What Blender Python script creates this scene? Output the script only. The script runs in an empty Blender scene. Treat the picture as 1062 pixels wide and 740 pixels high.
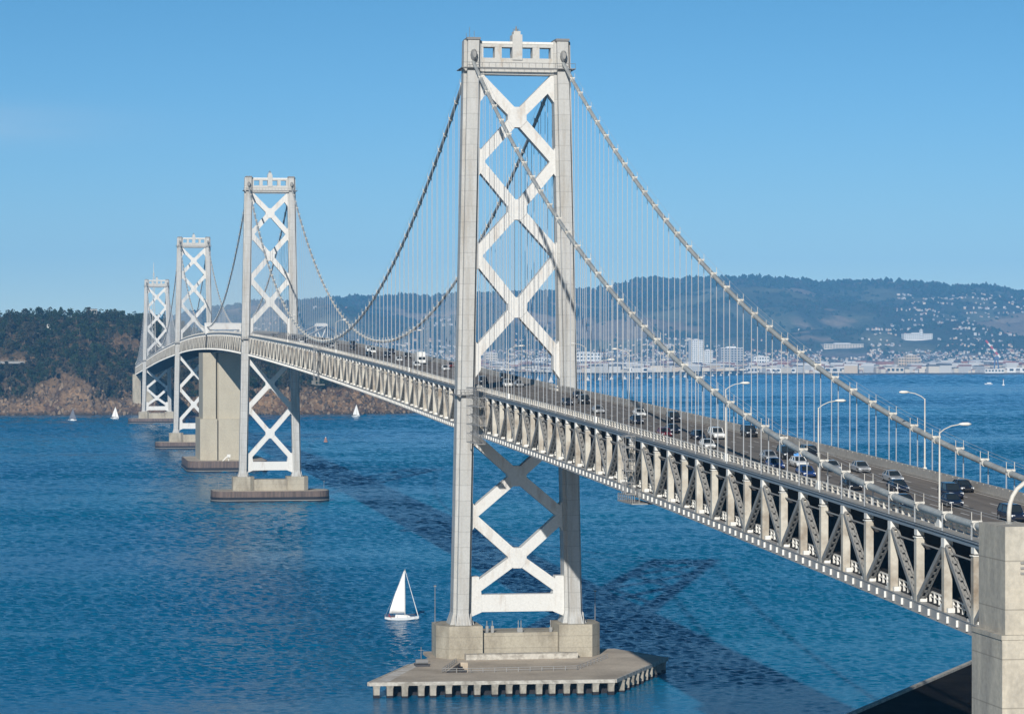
import bpy, bmesh, math, random
import numpy as np
from mathutils import Vector, noise, Matrix

R = math.radians
S = bpy.context.scene
COL = S.collection
rnd = random.Random(7)

# ------------------------------------------------------------------ camera
cd = bpy.data.cameras.new('camera')
cam = bpy.data.objects.new('camera', cd)
COL.objects.link(cam)
S.camera = cam
cd.sensor_width = 36.0
cd.lens = 36.0 * 2901.5 / 1062.0
cd.clip_start = 1.0
cd.clip_end = 60000.0
YAW, PIT = -0.1636, -0.0023
CAMP = Vector((-611.19, 101.82, 70.5))
fwd = Vector((math.cos(YAW) * math.cos(PIT), math.sin(YAW) * math.cos(PIT), math.sin(PIT)))
cam.location = CAMP
cam.rotation_euler = fwd.to_track_quat('-Z', 'Y').to_euler()

# ------------------------------------------------------------------ sky, sun, exposure
SUN = Vector((-1.0, 0.353, 0.45)).normalized()          # towards the sun
el = math.asin(SUN.z)
W = bpy.data.worlds.new('World')
S.world = W
W.use_nodes = True
nt = W.node_tree
bg = nt.nodes['Background']
sky = nt.nodes.new('ShaderNodeTexSky')
sky.sky_type = 'NISHITA'
sky.sun_disc = False
sky.sun_elevation = el
sky.sun_rotation = math.atan2(SUN.x, SUN.y) % (2 * math.pi)
sky.altitude = 0
sky.air_density = 1.0
sky.dust_density = 0.05
sky.ozone_density = 1.6
bg.inputs['Strength'].default_value = 0.09
# the band of sky near the horizon is tinted by sampling it a little higher up, and made clearer
tcw = nt.nodes.new('ShaderNodeTexCoord')
addw = nt.nodes.new('ShaderNodeVectorMath')
addw.operation = 'MULTIPLY_ADD'
addw.inputs[1].default_value = (1, 1, 1.6)
addw.inputs[2].default_value = (0, 0, 0.065)
nrm_ = nt.nodes.new('ShaderNodeVectorMath')
nrm_.operation = 'NORMALIZE'
hsw = nt.nodes.new('ShaderNodeHueSaturation')
hsw.inputs['Saturation'].default_value = 1.40
hsw.inputs['Value'].default_value = 1.2
hsw.inputs['Hue'].default_value = 0.496
nt.links.new(tcw.outputs['Generated'], addw.inputs[0])
nt.links.new(addw.outputs[0], nrm_.inputs[0])
nt.links.new(nrm_.outputs[0], sky.inputs[0])
nt.links.new(sky.outputs[0], hsw.inputs['Color'])
# a faint wisp of cirrus low in the left of the sky
def wn(t, **kw):
    n = nt.nodes.new(t)
    for k, v in kw.items():
        setattr(n, k, v)
    return n
sep = wn('ShaderNodeSeparateXYZ')
nt.links.new(tcw.outputs['Generated'], sep.inputs[0])
def bump01(sock, c, w):
    a = wn('ShaderNodeMath', operation='SUBTRACT'); nt.links.new(sock, a.inputs[0]); a.inputs[1].default_value = c
    b = wn('ShaderNodeMath', operation='DIVIDE'); nt.links.new(a.outputs[0], b.inputs[0]); b.inputs[1].default_value = w
    d = wn('ShaderNodeMath', operation='MULTIPLY'); nt.links.new(b.outputs[0], d.inputs[0]); nt.links.new(b.outputs[0], d.inputs[1])
    e = wn('ShaderNodeMath', operation='MULTIPLY'); nt.links.new(d.outputs[0], e.inputs[0]); e.inputs[1].default_value = -1
    f = wn('ShaderNodeMath', operation='EXPONENT'); nt.links.new(e.outputs[0], f.inputs[0])
    return f.outputs[0]
mpw = wn('ShaderNodeMapping')
mpw.inputs['Scale'].default_value = (4, 14, 110)
nt.links.new(tcw.outputs['Generated'], mpw.inputs[0])
nzw = wn('ShaderNodeTexNoise')
nzw.inputs['Scale'].default_value = 1.0
nzw.inputs['Detail'].default_value = 5
nt.links.new(mpw.outputs[0], nzw.inputs['Vector'])
m1 = wn('ShaderNodeMath', operation='MULTIPLY')
nt.links.new(bump01(sep.outputs[2], 0.079, 0.007), m1.inputs[0])
nt.links.new(bump01(sep.outputs[1], 0.035, 0.05), m1.inputs[1])
m2 = wn('ShaderNodeMath', operation='MULTIPLY')
nt.links.new(m1.outputs[0], m2.inputs[0])
nt.links.new(nzw.outputs['Fac'], m2.inputs[1])
mxw = wn('ShaderNodeMix', data_type='RGBA')
m3 = wn('ShaderNodeMath', operation='MULTIPLY')
nt.links.new(m2.outputs[0], m3.inputs[0])
m3.inputs[1].default_value = 0.34
nt.links.new(m3.outputs[0], mxw.inputs[0])
nt.links.new(hsw.outputs[0], mxw.inputs[6])
mxw.inputs[7].default_value = (8.0, 8.2, 8.3, 1)
# sky scaled darker overhead, above the view, to weaken its fill light
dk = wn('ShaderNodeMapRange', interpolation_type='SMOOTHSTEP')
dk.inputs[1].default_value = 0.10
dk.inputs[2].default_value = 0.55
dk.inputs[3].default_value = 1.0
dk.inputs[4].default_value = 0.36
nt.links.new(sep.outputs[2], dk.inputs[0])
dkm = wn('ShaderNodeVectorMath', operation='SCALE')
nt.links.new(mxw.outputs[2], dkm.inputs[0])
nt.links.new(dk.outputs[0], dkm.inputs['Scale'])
hzr = wn('ShaderNodeMapRange', interpolation_type='SMOOTHSTEP')
hzr.inputs[1].default_value = 0.0
hzr.inputs[2].default_value = 0.10
hzr.inputs[3].default_value = 1.0
hzr.inputs[4].default_value = 0.0
nt.links.new(sep.outputs[2], hzr.inputs[0])
hzm = wn('ShaderNodeMix', data_type='RGBA', blend_type='MULTIPLY')
nt.links.new(hzr.outputs[0], hzm.inputs[0])
nt.links.new(mxw.outputs[2], hzm.inputs[6])
hzm.inputs[7].default_value = (1.06, 0.89, 0.80, 1)
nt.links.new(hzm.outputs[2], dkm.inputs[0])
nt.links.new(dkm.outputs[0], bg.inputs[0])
sd = bpy.data.lights.new('sun', 'SUN')
sd.energy = 5.0
sd.angle = R(0.5)
sd.color = (1.0, 0.955, 0.885)
so = bpy.data.objects.new('sun', sd)
COL.objects.link(so)
so.rotation_euler = (-SUN).to_track_quat('-Z', 'Y').to_euler()
so.location = (-500, 300, 400)
vs = S.view_settings
vs.view_transform = 'Standard'
vs.look = 'None'
vs.gamma = 1
vs.use_curve_mapping = False
vs.exposure = 0.0
S.cycles.max_bounces = 5
S.cycles.volume_bounces = 0
S.cycles.use_denoising = True
HAZE_DENSITY = 5.0e-5

# ------------------------------------------------------------------ materials
def mat(name, col, rough=0.6, metal=0.0, spec=0.4):
    m = bpy.data.materials.new(name)
    m.use_nodes = True
    b = m.node_tree.nodes['Principled BSDF']
    b.inputs['Base Color'].default_value = (*col, 1)
    b.inputs['Roughness'].default_value = rough
    b.inputs['Metallic'].default_value = metal
    b.inputs['Specular IOR Level'].default_value = spec
    return m

def N(m, t, **kw):
    n = m.node_tree.nodes.new(t)
    for k, v in kw.items():
        setattr(n, k, v)
    return n

def L(m, a, b):
    m.node_tree.links.new(a, b)

def ramp(m, fac, stops):
    r = N(m, 'ShaderNodeValToRGB')
    e = r.color_ramp.elements
    while len(e) < len(stops):
        e.new(0.5)
    for i, (p, c) in enumerate(stops):
        e[i].position = p
        e[i].color = (*c, 1) if len(c) == 3 else c
    L(m, fac, r.inputs[0])
    return r.outputs[0]

def texco(m, scale=(1, 1, 1), kind='Object'):
    tc = N(m, 'ShaderNodeTexCoord')
    mp = N(m, 'ShaderNodeMapping')
    mp.inputs['Scale'].default_value = scale
    L(m, tc.outputs[kind], mp.inputs[0])
    return mp.outputs[0]

def nz(m, co, scale, detail=4, rough=0.55):
    n = N(m, 'ShaderNodeTexNoise')
    n.inputs['Scale'].default_value = scale
    n.inputs['Detail'].default_value = detail
    n.inputs['Roughness'].default_value = rough
    L(m, co, n.inputs['Vector'])
    return n.outputs['Fac']

def mix(m, fac, a, b, mode='MIX'):
    x = N(m, 'ShaderNodeMix', data_type='RGBA', blend_type=mode)
    for s, i in ((fac, 0), (a, 6), (b, 7)):
        if isinstance(s, (int, float)):
            x.inputs[i].default_value = s
        elif isinstance(s, tuple):
            x.inputs[i].default_value = (*s, 1)
        else:
            L(m, s, x.inputs[i])
    return x.outputs[2]

def base(m, sock):
    L(m, sock, m.node_tree.nodes['Principled BSDF'].inputs['Base Color'])

def worn(name, col, dirt, scale=(0.5, 0.5, 0.12), lo=0.5, hi=0.72, rough=0.55, seam=0.0, seam_h=3.2, amount=0.8):
    """paint or stone with streaky dirt and (optional) joints every seam_h metres"""
    m = mat(name, col, rough)
    co = texco(m, scale)
    f = ramp(m, nz(m, co, 1.0, 6, 0.62), [(lo, (0, 0, 0)), (hi, (amount,) * 3)])
    c = mix(m, f, col, dirt)
    f2 = ramp(m, nz(m, texco(m, (1, 1, 1)), 2.1, 3), [(0.35, (0.93 if 'paint' in name else 0.86,) * 3), (0.65, (1.03,) * 3)])
    c = mix(m, 1.0, c, f2, 'MULTIPLY')
    if name == 'tower_paint':   # riveted plates: each a slightly different tone
        t2 = N(m, 'ShaderNodeTexCoord')
        s2 = N(m, 'ShaderNodeSeparateXYZ')
        L(m, t2.outputs['Object'], s2.inputs[0])
        ad = N(m, 'ShaderNodeMath', operation='ADD')
        L(m, s2.outputs[0], ad.inputs[0])
        L(m, s2.outputs[1], ad.inputs[1])
        cb = N(m, 'ShaderNodeCombineXYZ')
        L(m, ad.outputs[0], cb.inputs[0])
        L(m, s2.outputs[2], cb.inputs[1])
        bk = N(m, 'ShaderNodeTexBrick')
        bk.offset = 0.37
        for k_, v_ in (('Color1', (1.04, 1.04, 1.04, 1)), ('Color2', (0.94, 0.94, 0.935, 1)), ('Mortar', (0.86, 0.855, 0.84, 1)), ('Scale', 1.0), ('Mortar Size', 0.03), ('Brick Width', 1.9), ('Row Height', 3.4)):
            bk.inputs[k_].default_value = v_
        L(m, cb.outputs[0], bk.inputs[0])
        c = mix(m, 1.0, c, bk.outputs[0], 'MULTIPLY')
    if seam:
        tc = N(m, 'ShaderNodeTexCoord')
        sp = N(m, 'ShaderNodeSeparateXYZ')
        L(m, tc.outputs['Object'], sp.inputs[0])
        d = N(m, 'ShaderNodeMath', operation='DIVIDE')
        L(m, sp.outputs[2], d.inputs[0])
        d.inputs[1].default_value = seam_h
        fr = N(m, 'ShaderNodeMath', operation='FRACT')
        L(m, d.outputs[0], fr.inputs[0])
        lt = N(m, 'ShaderNodeMath', operation='LESS_THAN')
        L(m, fr.outputs[0], lt.inputs[0])
        lt.inputs[1].default_value = 0.13 / seam_h
        mu = N(m, 'ShaderNodeMath', operation='MULTIPLY')
        L(m, lt.outputs[0], mu.inputs[0])
        mu.inputs[1].default_value = seam
        c = mix(m, mu.outputs[0], c, tuple(x * 0.4 for x in col))
    base(m, c)
    return m

M = {}
M['tower'] = worn('tower_paint', (0.46, 0.46, 0.445), (0.27, 0.23, 0.18), (0.55, 0.55, 0.05), 0.46, 0.78, 0.5, 0.35, 3.4, 0.8)
M['brace'] = worn('brace_paint', (0.64, 0.635, 0.61), (0.34, 0.25, 0.17), (0.3, 0.5, 0.14), 0.54, 0.80, 0.5, 0, 3, 0.6)
M['portal'] = worn('portal_paint', (0.50, 0.495, 0.47), (0.34, 0.25, 0.16), (0.35, 0.35, 0.25), 0.55, 0.72, 0.55, 0, 3, 0.7)
M['post'] = worn('truss_post_paint', (0.56, 0.53, 0.46), (0.19, 0.14, 0.095), (0.22, 0.22, 0.24), 0.42, 0.70, 0.6, 0, 3, 0.85)
M['steel'] = worn('grey_steel_paint', (0.27, 0.27, 0.26), (0.22, 0.19, 0.16), (0.4, 0.4, 0.3), 0.5, 0.8, 0.55)
M['chord'] = worn('chord_paint', (0.35, 0.35, 0.345), (0.28, 0.25, 0.22), (0.15, 0.15, 0.4), 0.5, 0.8, 0.5)
M['topchord'] = worn('top_chord_paint', (0.22, 0.26, 0.30), (0.2, 0.2, 0.2), (0.15, 0.15, 0.4), 0.5, 0.8, 0.45)
M['white'] = worn('white_paint', (0.74, 0.73, 0.69), (0.5, 0.45, 0.38), (0.6, 0.6, 0.3), 0.55, 0.8, 0.5)
M['cable'] = worn('cable_wrap', (0.43, 0.45, 0.44), (0.25, 0.26, 0.26), (0.3, 0.3, 0.3), 0.45, 0.8, 0.45)
M['rope'] = mat('suspender_rope', (0.42, 0.44, 0.46), 0.55)
M['dark'] = mat('dark_metal', (0.05, 0.05, 0.055), 0.6)
M['walk'] = mat('walkway_metal', (0.20, 0.20, 0.20), 0.6)
M['saddle'] = worn('saddle_casting', (0.30, 0.30, 0.29), (0.2, 0.2, 0.2), (0.6, 0.6, 0.6), 0.45, 0.7)
M['conc'] = worn('pier_concrete', (0.42, 0.38, 0.30), (0.21, 0.18, 0.135), (0.22, 0.22, 0.09), 0.42, 0.70, 0.85, 0.45, 2.6, 0.85)
M['conc_light'] = worn('platform_concrete', (0.52, 0.49, 0.43), (0.22, 0.195, 0.16), (0.7, 0.45, 0.6), 0.44, 0.64, 0.85)
M['platform'] = worn('platform_top', (0.58, 0.495, 0.39), (0.30, 0.25, 0.19), (0.10, 0.07, 0.12), 0.36, 0.68, 0.9)
M['pierwhite'] = worn('anchor_pier_concrete', (0.52, 0.485, 0.41), (0.27, 0.26, 0.24), (0.34, 0.34, 0.07), 0.42, 0.70, 0.85, 0.6, 4.6, 0.85)
M['anch'] = worn('anchorage_concrete', (0.45, 0.41, 0.32), (0.33, 0.29, 0.225), (0.12, 0.12, 0.05), 0.45, 0.75, 0.85, 0.2, 6.0, 0.6)
M['fend_top'] = worn('fender_timber', (0.17, 0.125, 0.105), (0.07, 0.055, 0.05), (0.9, 0.9, 0.06), 0.4, 0.65, 0.85)
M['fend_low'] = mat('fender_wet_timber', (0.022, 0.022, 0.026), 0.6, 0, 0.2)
M['fend_line'] = mat('fender_salt_line', (0.34, 0.33, 0.31), 0.8)
M['pile'] = worn('pile_concrete', (0.40, 0.37, 0.31), (0.16, 0.14, 0.11), (0.5, 0.5, 0.35), 0.42, 0.7, 0.85)

def asphalt():
    m = mat('road_asphalt', (0.12, 0.11, 0.10), 0.85)
    c = ramp(m, nz(m, texco(m, (0.02, 1.1, 1)), 1.0, 5), [(0.3, (0.135, 0.118, 0.10)), (0.7, (0.27, 0.235, 0.20))])
    c = mix(m, 0.35, c, ramp(m, nz(m, texco(m, (0.3, 0.6, 1)), 1.0, 5), [(0.3, (0.09, 0.085, 0.08)), (0.7, (0.22, 0.20, 0.18))]))
    base(m, c)
    return m
M['asphalt'] = asphalt()
M['mark'] = mat('lane_paint', (0.72, 0.71, 0.68), 0.7)
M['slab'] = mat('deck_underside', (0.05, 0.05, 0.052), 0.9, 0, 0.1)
M['rail'] = worn('railing_paint', (0.60, 0.58, 0.53), (0.38, 0.33, 0.27), (0.4, 0.4, 0.4), 0.5, 0.75)
M['kerb'] = worn('deck_kerb', (0.40, 0.385, 0.355), (0.28, 0.26, 0.24), (0.2, 0.5, 0.5), 0.45, 0.75)
M['wharf_'] = None
M['wharf'] = worn('wharf_roof_tar', (0.014, 0.014, 0.015), (0.026, 0.025, 0.024), (0.08, 0.08, 0.08), 0.45, 0.65, 0.9)
M['wharf'].node_tree.nodes['Principled BSDF'].inputs['Specular IOR Level'].default_value = 0.0
M['leafd'] = None
def leafmat(name, a, b, sc=0.35):
    m = mat(name, a, 0.7, 0, 0.2)
    oi = N(m, 'ShaderNodeObjectInfo')
    f = nz(m, texco(m, (1, 1, 1)), sc, 3)
    c = mix(m, ramp(m, f, [(0.35, (0, 0, 0)), (0.65, (1, 1, 1))]), a, b)
    v = N(m, 'ShaderNodeMapRange')
    v.inputs[3].default_value = 0.65
    v.inputs[4].default_value = 1.3
    L(m, oi.outputs['Random'], v.inputs[0])
    hs = N(m, 'ShaderNodeHueSaturation')
    L(m, v.outputs[0], hs.inputs['Value'])
    L(m, c, hs.inputs['Color'])
    base(m, hs.outputs[0])
    return m
M['leafd'] = leafmat('leaves_dark', (0.013, 0.031, 0.014), (0.034, 0.055, 0.022))
M['leafo'] = leafmat('leaves_olive', (0.036, 0.040, 0.024), (0.064, 0.058, 0.034))
M['bark'] = mat('bark', (0.12, 0.09, 0.065), 0.9)

# ------------------------------------------------------------------ mesh builder
class MB:
    def __init__(s):
        s.v, s.f, s.mi = [], [], []
        s.cur = 0
    def add(s, vs_, fs_):
        o = len(s.v)
        s.v.extend([tuple(p) for p in vs_])
        for f in fs_:
            s.f.append(tuple(i + o for i in f))
            s.mi.append(s.cur)
        return s
    def bb(s, x0, x1, y0, y1, z0, z1):
        return s.add([(x0, y0, z0), (x1, y0, z0), (x1, y1, z0), (x0, y1, z0), (x0, y0, z1), (x1, y0, z1), (x1, y1, z1), (x0, y1, z1)],
                     [(0, 3, 2, 1), (4, 5, 6, 7), (0, 1, 5, 4), (1, 2, 6, 5), (2, 3, 7, 6), (3, 0, 4, 7)])
    def frame(s, p, q, up):
        p, q, up = Vector(p), Vector(q), Vector(up)
        d = (q - p).normalized()
        a = up.cross(d)
        if a.length < 1e-5:
            a = Vector((1, 0, 0)).cross(d)
        a.normalize()
        return p, q, a, d.cross(a)
    def beam(s, p, q, w, h, up=(0, 0, 1)):
        """bar from p to q, w across (up x dir), h along up"""
        p, q, a, b = s.frame(p, q, up)
        vs_ = []
        for c in (p, q):
            for i, j in ((-1, -1), (1, -1), (1, 1), (-1, 1)):
                vs_.append(c + a * (i * w / 2) + b * (j * h / 2))
        return s.add(vs_, [(0, 3, 2, 1), (4, 5, 6, 7), (0, 1, 5, 4), (1, 2, 6, 5), (2, 3, 7, 6), (3, 0, 4, 7)])
    def loft(s, rings, caps=True, closed=True):
        n = len(rings[0])
        vs_ = [p for r in rings for p in r]
        fs_ = []
        for k in range(len(rings) - 1):
            for i in range(n if closed else n - 1):
                j = (i + 1) % n
                fs_.append((k * n + i, k * n + j, (k + 1) * n + j, (k + 1) * n + i))
        if caps:
            fs_.append(tuple(reversed(range(n))))
            fs_.append(tuple(range((len(rings) - 1) * n, len(rings) * n)))
        return s.add(vs_, fs_)
    def tube(s, pts, r, n=8, caps=True):
        pts = [Vector(p) for p in pts]
        rings = []
        for i, p in enumerate(pts):
            d = (pts[min(i + 1, len(pts) - 1)] - pts[max(i - 1, 0)]).normalized()
            u = Vector((0, 1, 0)) if abs(d.y) < 0.9 else Vector((1, 0, 0))
            a = u.cross(d).normalized()
            b = d.cross(a)
            rr = r[i] if isinstance(r, (list, tuple)) else r
            rings.append([p + a * (math.cos(t) * rr) + b * (math.sin(t) * rr) for t in [2 * math.pi * k / n for k in range(n)]])
        return s.loft(rings, caps)
    def prism(s, poly, z0, z1):
        return s.loft([[(x, y, z0) for x, y in poly], [(x, y, z1) for x, y in poly]])
    def plate(s, poly, x0, x1):
        """outline in the YZ plane with thickness along X"""
        return s.loft([[(x0, y, z) for y, z in poly], [(x1, y, z) for y, z in poly]])
    def side(s, poly, y0, y1):
        return s.loft([[(x, y0, z) for x, z in poly], [(x, y1, z) for x, z in poly]])
    def blob(s, c, r, seed, sub=1, sq=1.0):
        bm = bmesh.new()
        bmesh.ops.create_icosphere(bm, subdivisions=sub, radius=1)
        rr = random.Random(seed)
        vs_ = []
        for v in bm.verts:
            k = r * (0.75 + 0.5 * rr.random())
            vs_.append((c[0] + v.co.x * k, c[1] + v.co.y * k, c[2] + v.co.z * k * sq))
        fs_ = [tuple(v.index for v in f.verts) for f in bm.faces]
        bm.free()
        return s.add(vs_, fs_)
    def mesh(s, name, mats, off=(0, 0, 0), smooth=False):
        me = bpy.data.meshes.new(name)
        me.from_pydata([(x - off[0], y - off[1], z - off[2]) for x, y, z in s.v], [], s.f)
        if not isinstance(mats, (list, tuple)):
            mats = [mats]
        for m in mats:
            me.materials.append(m)
        if len(mats) > 1:
            me.polygons.foreach_set('material_index', s.mi)
        bm = bmesh.new()
        bm.from_mesh(me)
        bmesh.ops.recalc_face_normals(bm, faces=bm.faces)
        bm.to_mesh(me)
        bm.free()
        if smooth:
            me.polygons.foreach_set('use_smooth', [True] * len(me.polygons))
        me.update()
        return me
    def build(s, name, mats, parent=None, world=True, smooth=False, off=None):
        o_ = off or ((0, 0, 0))
        if parent is not None and world:
            p, o_ = parent, Vector((0, 0, 0))
            while p is not None:
                o_ = o_ + p.location
                p = p.parent
        ob = bpy.data.objects.new(name, s.mesh(name, mats, o_, smooth))
        COL.objects.link(ob)
        if parent is not None:
            ob.parent = parent
        elif off:
            ob.location = off
        return ob

def thing(name, label, cat, loc=(0, 0, 0), group=None):
    o = bpy.data.objects.new(name, None)
    o.empty_display_size = 1
    COL.objects.link(o)
    o.location = loc
    o['label'] = label
    o['category'] = cat
    if group:
        o['group'] = group
    return o

def tag(o, label, cat, group=None):
    o['label'] = label
    o['category'] = cat
    if group:
        o['group'] = group
    return o

def kind(o, k):
    o['kind'] = k
    return o

KIDS = {}
def copy_tree(o, parent=None, loc=None, label=None, group=None):
    c = o.copy()
    COL.objects.link(c)
    if parent is not None:
        c.parent = parent
    if loc is not None:
        c.location = loc
    if label:
        c['label'] = label
    if group:
        c['group'] = group
    for ch in (KIDS.get(o.name) or list(o.children)):
        copy_tree(ch, c)
    return c

def lerp(a, b, t):
    return a + (b - a) * t

def interp(x, xs, ys):
    if x <= xs[0]:
        return ys[0]
    for i in range(len(xs) - 1):
        if x <= xs[i + 1]:
            return lerp(ys[i], ys[i + 1], (x - xs[i]) / (xs[i + 1] - xs[i]))
    return ys[-1]

def cr(x, xs, ys):
    """smooth (Catmull-Rom) interpolation"""
    if x <= xs[0]:
        return ys[0]
    if x >= xs[-1]:
        return ys[-1]
    for i in range(len(xs) - 1):
        if x <= xs[i + 1]:
            break
    def sl(k):
        a, b = max(k - 1, 0), min(k + 1, len(xs) - 1)
        return (ys[b] - ys[a]) / (xs[b] - xs[a])
    h = xs[i + 1] - xs[i]
    t = (x - xs[i]) / h
    m0, m1 = sl(i) * h, sl(i + 1) * h
    return (2 * t**3 - 3 * t**2 + 1) * ys[i] + (t**3 - 2 * t**2 + t) * m0 + (-2 * t**3 + 3 * t**2) * ys[i + 1] + (t**3 - t**2) * m1

# ------------------------------------------------------------------ levels along the bridge (X runs along it, metres)
XW1, XW2, XW3, XW4, XW5, XW6, XEND = -352.0, 0.0, 704.1, 1057.0, 1411.0, 2115.0, 2468.0
ZX = [-500, -353, -204, -88, 36, 160, 357, 477, 704, 880, 1057, 1234, 1411, 1758, 2115, 2468]
ZV = [36.0, 41.5, 46.6, 50, 53.2, 56.7, 61.4, 63.9, 68.0, 70.3, 71.0, 70.3, 68.0, 61.4, 52.6, 43.5]
def zb(x):
    return cr(x, ZX, ZV)
def zroad(x):
    return zb(x) + 9.5
TY = 10.06

# ================================================================== SETTING
# ---- water
def water_mat():
    m = mat('bay_water', (0.002, 0.10, 0.24), 0.10)
    b = m.node_tree.nodes['Principled BSDF']
    b.inputs['IOR'].default_value = 1.33
    b.inputs['Specular IOR Level'].default_value = 0.18
    c1 = nz(m, texco(m, (0.0022, 0.0045, 1)), 1.0, 6, 0.6)
    base(m, ramp(m, c1, [(0.30, (0.0002, 0.095, 0.245)), (0.70, (0.0005, 0.175, 0.31))]))
    w2 = nz(m, texco(m, (1.3, 0.9, 0.4)), 1.0, 4, 0.6)
    bp = N(m, 'ShaderNodeBump')
    bp.inputs['Strength'].default_value = 0.6
    bp.inputs['Distance'].default_value = 0.35
    L(m, w2, bp.inputs['Height'])
    L(m, bp.outputs[0], b.inputs['Normal'])
    return m

def build_water():
    """real waves: a fan shaped grid whose cells grow with distance, so ripples stay a few cells long"""
    g = np.random.default_rng(5)
    ang = np.concatenate([np.arange(-0.75, -0.25, 0.008), np.arange(-0.25, 0.25, 0.0009), np.arange(0.25, 0.76, 0.008)]) + YAW
    d = [60.0]
    while d[-1] < 9300:
        d.append(d[-1] * (1.02 if d[-1] < 470 else 1.0014))
    d = np.array(d)
    A, Dm = np.meshgrid(ang, d)
    X = CAMP.x + Dm * np.cos(A)
    Y = CAMP.y + Dm * np.sin(A)
    sp = Dm * 0.0014
    gust = np.zeros_like(X)
    for lam, w in ((900, .5), (420, .4), (190, .35), (90, .25), (45, .2)):
        for _ in range(4):
            th = g.normal(0.15, 0.5)
            k = 2 * math.pi / lam
            gust += w * 0.5 * np.sin(k * (X * math.cos(th) + 0.55 * Y * math.sin(th)) + g.uniform(0, 6.28) + 1.3 * np.sin(k * 0.37 * Y + g.uniform(0, 6.28)))
    gust = np.clip(0.85 + 0.5 * gust, 0.22, 1.6)
    calm = np.exp(-((X - 4000 + 0.15 * Y) / 620.0) ** 4) * (1 / (1 + np.exp((Y + 650) / 120.0)))
    gust *= 1 - 0.72 * calm
    for (x0_, y0_, x1_, y1_, w_) in ((640, 420, 720, 190, 9), (900, 430, 985, 230, 12), (60, 210, 95, 150, 7), (120, 150, 70, 60, 6), (330, 200, 300, 110, 5)):
        t_ = np.clip(((X - x0_) * (x1_ - x0_) + (Y - y0_) * (y1_ - y0_)) / ((x1_ - x0_) ** 2 + (y1_ - y0_) ** 2), 0, 1)
        dd = np.hypot(X - x0_ - t_ * (x1_ - x0_) + 4 * np.sin(Y * .06), Y - y0_ - t_ * (y1_ - y0_))
        gust *= 1 - 0.8 * np.exp(-(dd / w_) ** 2) * (0.6 + 0.4 * np.sin(Y * 0.11 + X * .02))
    Z = np.zeros_like(X)
    n = 110
    for i in range(n):
        lam = 1.7 * (60 / 1.7) ** ((i + g.random()) / n)
        th = g.normal(0.3, 0.75 if lam < 6 else 0.5)
        k = 2 * math.pi / lam
        ctr = np.maximum(2.7, 2.7 * sp)
        wgt = np.exp(-(np.log(lam / ctr) / 0.62) ** 2)
        Z += wgt * 0.062 / k * np.sin(k * (X * math.cos(th) + Y * math.sin(th)) + g.uniform(0, 6.28))
    Z *= gust * np.clip((Dm - 60) / 300, 0, 1)
    nr, nc = X.shape
    co = np.stack([X, Y, Z], -1).reshape(-1, 3).astype(np.float32)
    idx = np.arange(nr * nc).reshape(nr, nc)
    q = np.stack([idx[:-1, :-1], idx[1:, :-1], idx[1:, 1:], idx[:-1, 1:]], -1).reshape(-1, 4).astype(np.int32)
    me = bpy.data.meshes.new('water')
    me.vertices.add(len(co))
    me.vertices.foreach_set('co', co.ravel())
    me.loops.add(q.size)
    me.loops.foreach_set('vertex_index', q.ravel())
    me.polygons.add(len(q))
    me.polygons.foreach_set('loop_start', np.arange(0, q.size, 4, dtype=np.int32))
    me.polygons.foreach_set('use_smooth', np.ones(len(q), dtype=bool))
    me.update(calc_edges=True)
    me.flip_normals() if me.polygons[0].normal.z < 0 else None
    me.materials.append(water_mat())
    o = bpy.data.objects.new('water', me)
    COL.objects.link(o)
    kind(o, 'structure')
build_water()

def fbm(x, y, s, o=5, seed=0.0):
    return noise.fractal(Vector((x / s + seed, y / s + seed * 1.7, seed)), 1.0, 2.0, o)

def vcol_mat(name, rough=0.9):
    m = mat(name, (0.2, 0.2, 0.2), rough, 0, 0.1)
    a = N(m, 'ShaderNodeVertexColor')
    a.layer_name = 'Col'
    f = ramp(m, nz(m, texco(m, (1, 1, 1)), 0.05, 6, 0.65), [(0.3, (0.72,) * 3), (0.7, (1.25,) * 3)])
    base(m, mix(m, 1.0, a.outputs[0], f, 'MULTIPLY'))
    return m

def grid_terrain(name, x0, x1, y0, y1, dx, dy, hf, cf, m, smooth=True):
    nx, ny = int((x1 - x0) / dx) + 1, int((y1 - y0) / dy) + 1
    vs_, cs = [], []
    for i in range(nx):
        for j in range(ny):
            x, y = x0 + i * dx, y0 + j * dy
            z = hf(x, y)
            vs_.append((x, y, z))
            cs.append(cf(x, y, z))
    fs_ = [(i * ny + j, (i + 1) * ny + j, (i + 1) * ny + j + 1, i * ny + j + 1) for i in range(nx - 1) for j in range(ny - 1)]
    me = bpy.data.meshes.new(name)
    me.from_pydata(vs_, [], fs_)
    ca = me.color_attributes.new('Col', 'FLOAT_COLOR', 'POINT')
    flat = []
    for c in cs:
        flat += [c[0], c[1], c[2], 1.0]
    ca.data.foreach_set('color', flat)
    me.materials.append(m)
    if smooth:
        me.polygons.foreach_set('use_smooth', [True] * len(me.polygons))
    ob = bpy.data.objects.new(name, me)
    COL.objects.link(ob)
    return kind(ob, 'structure')

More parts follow.
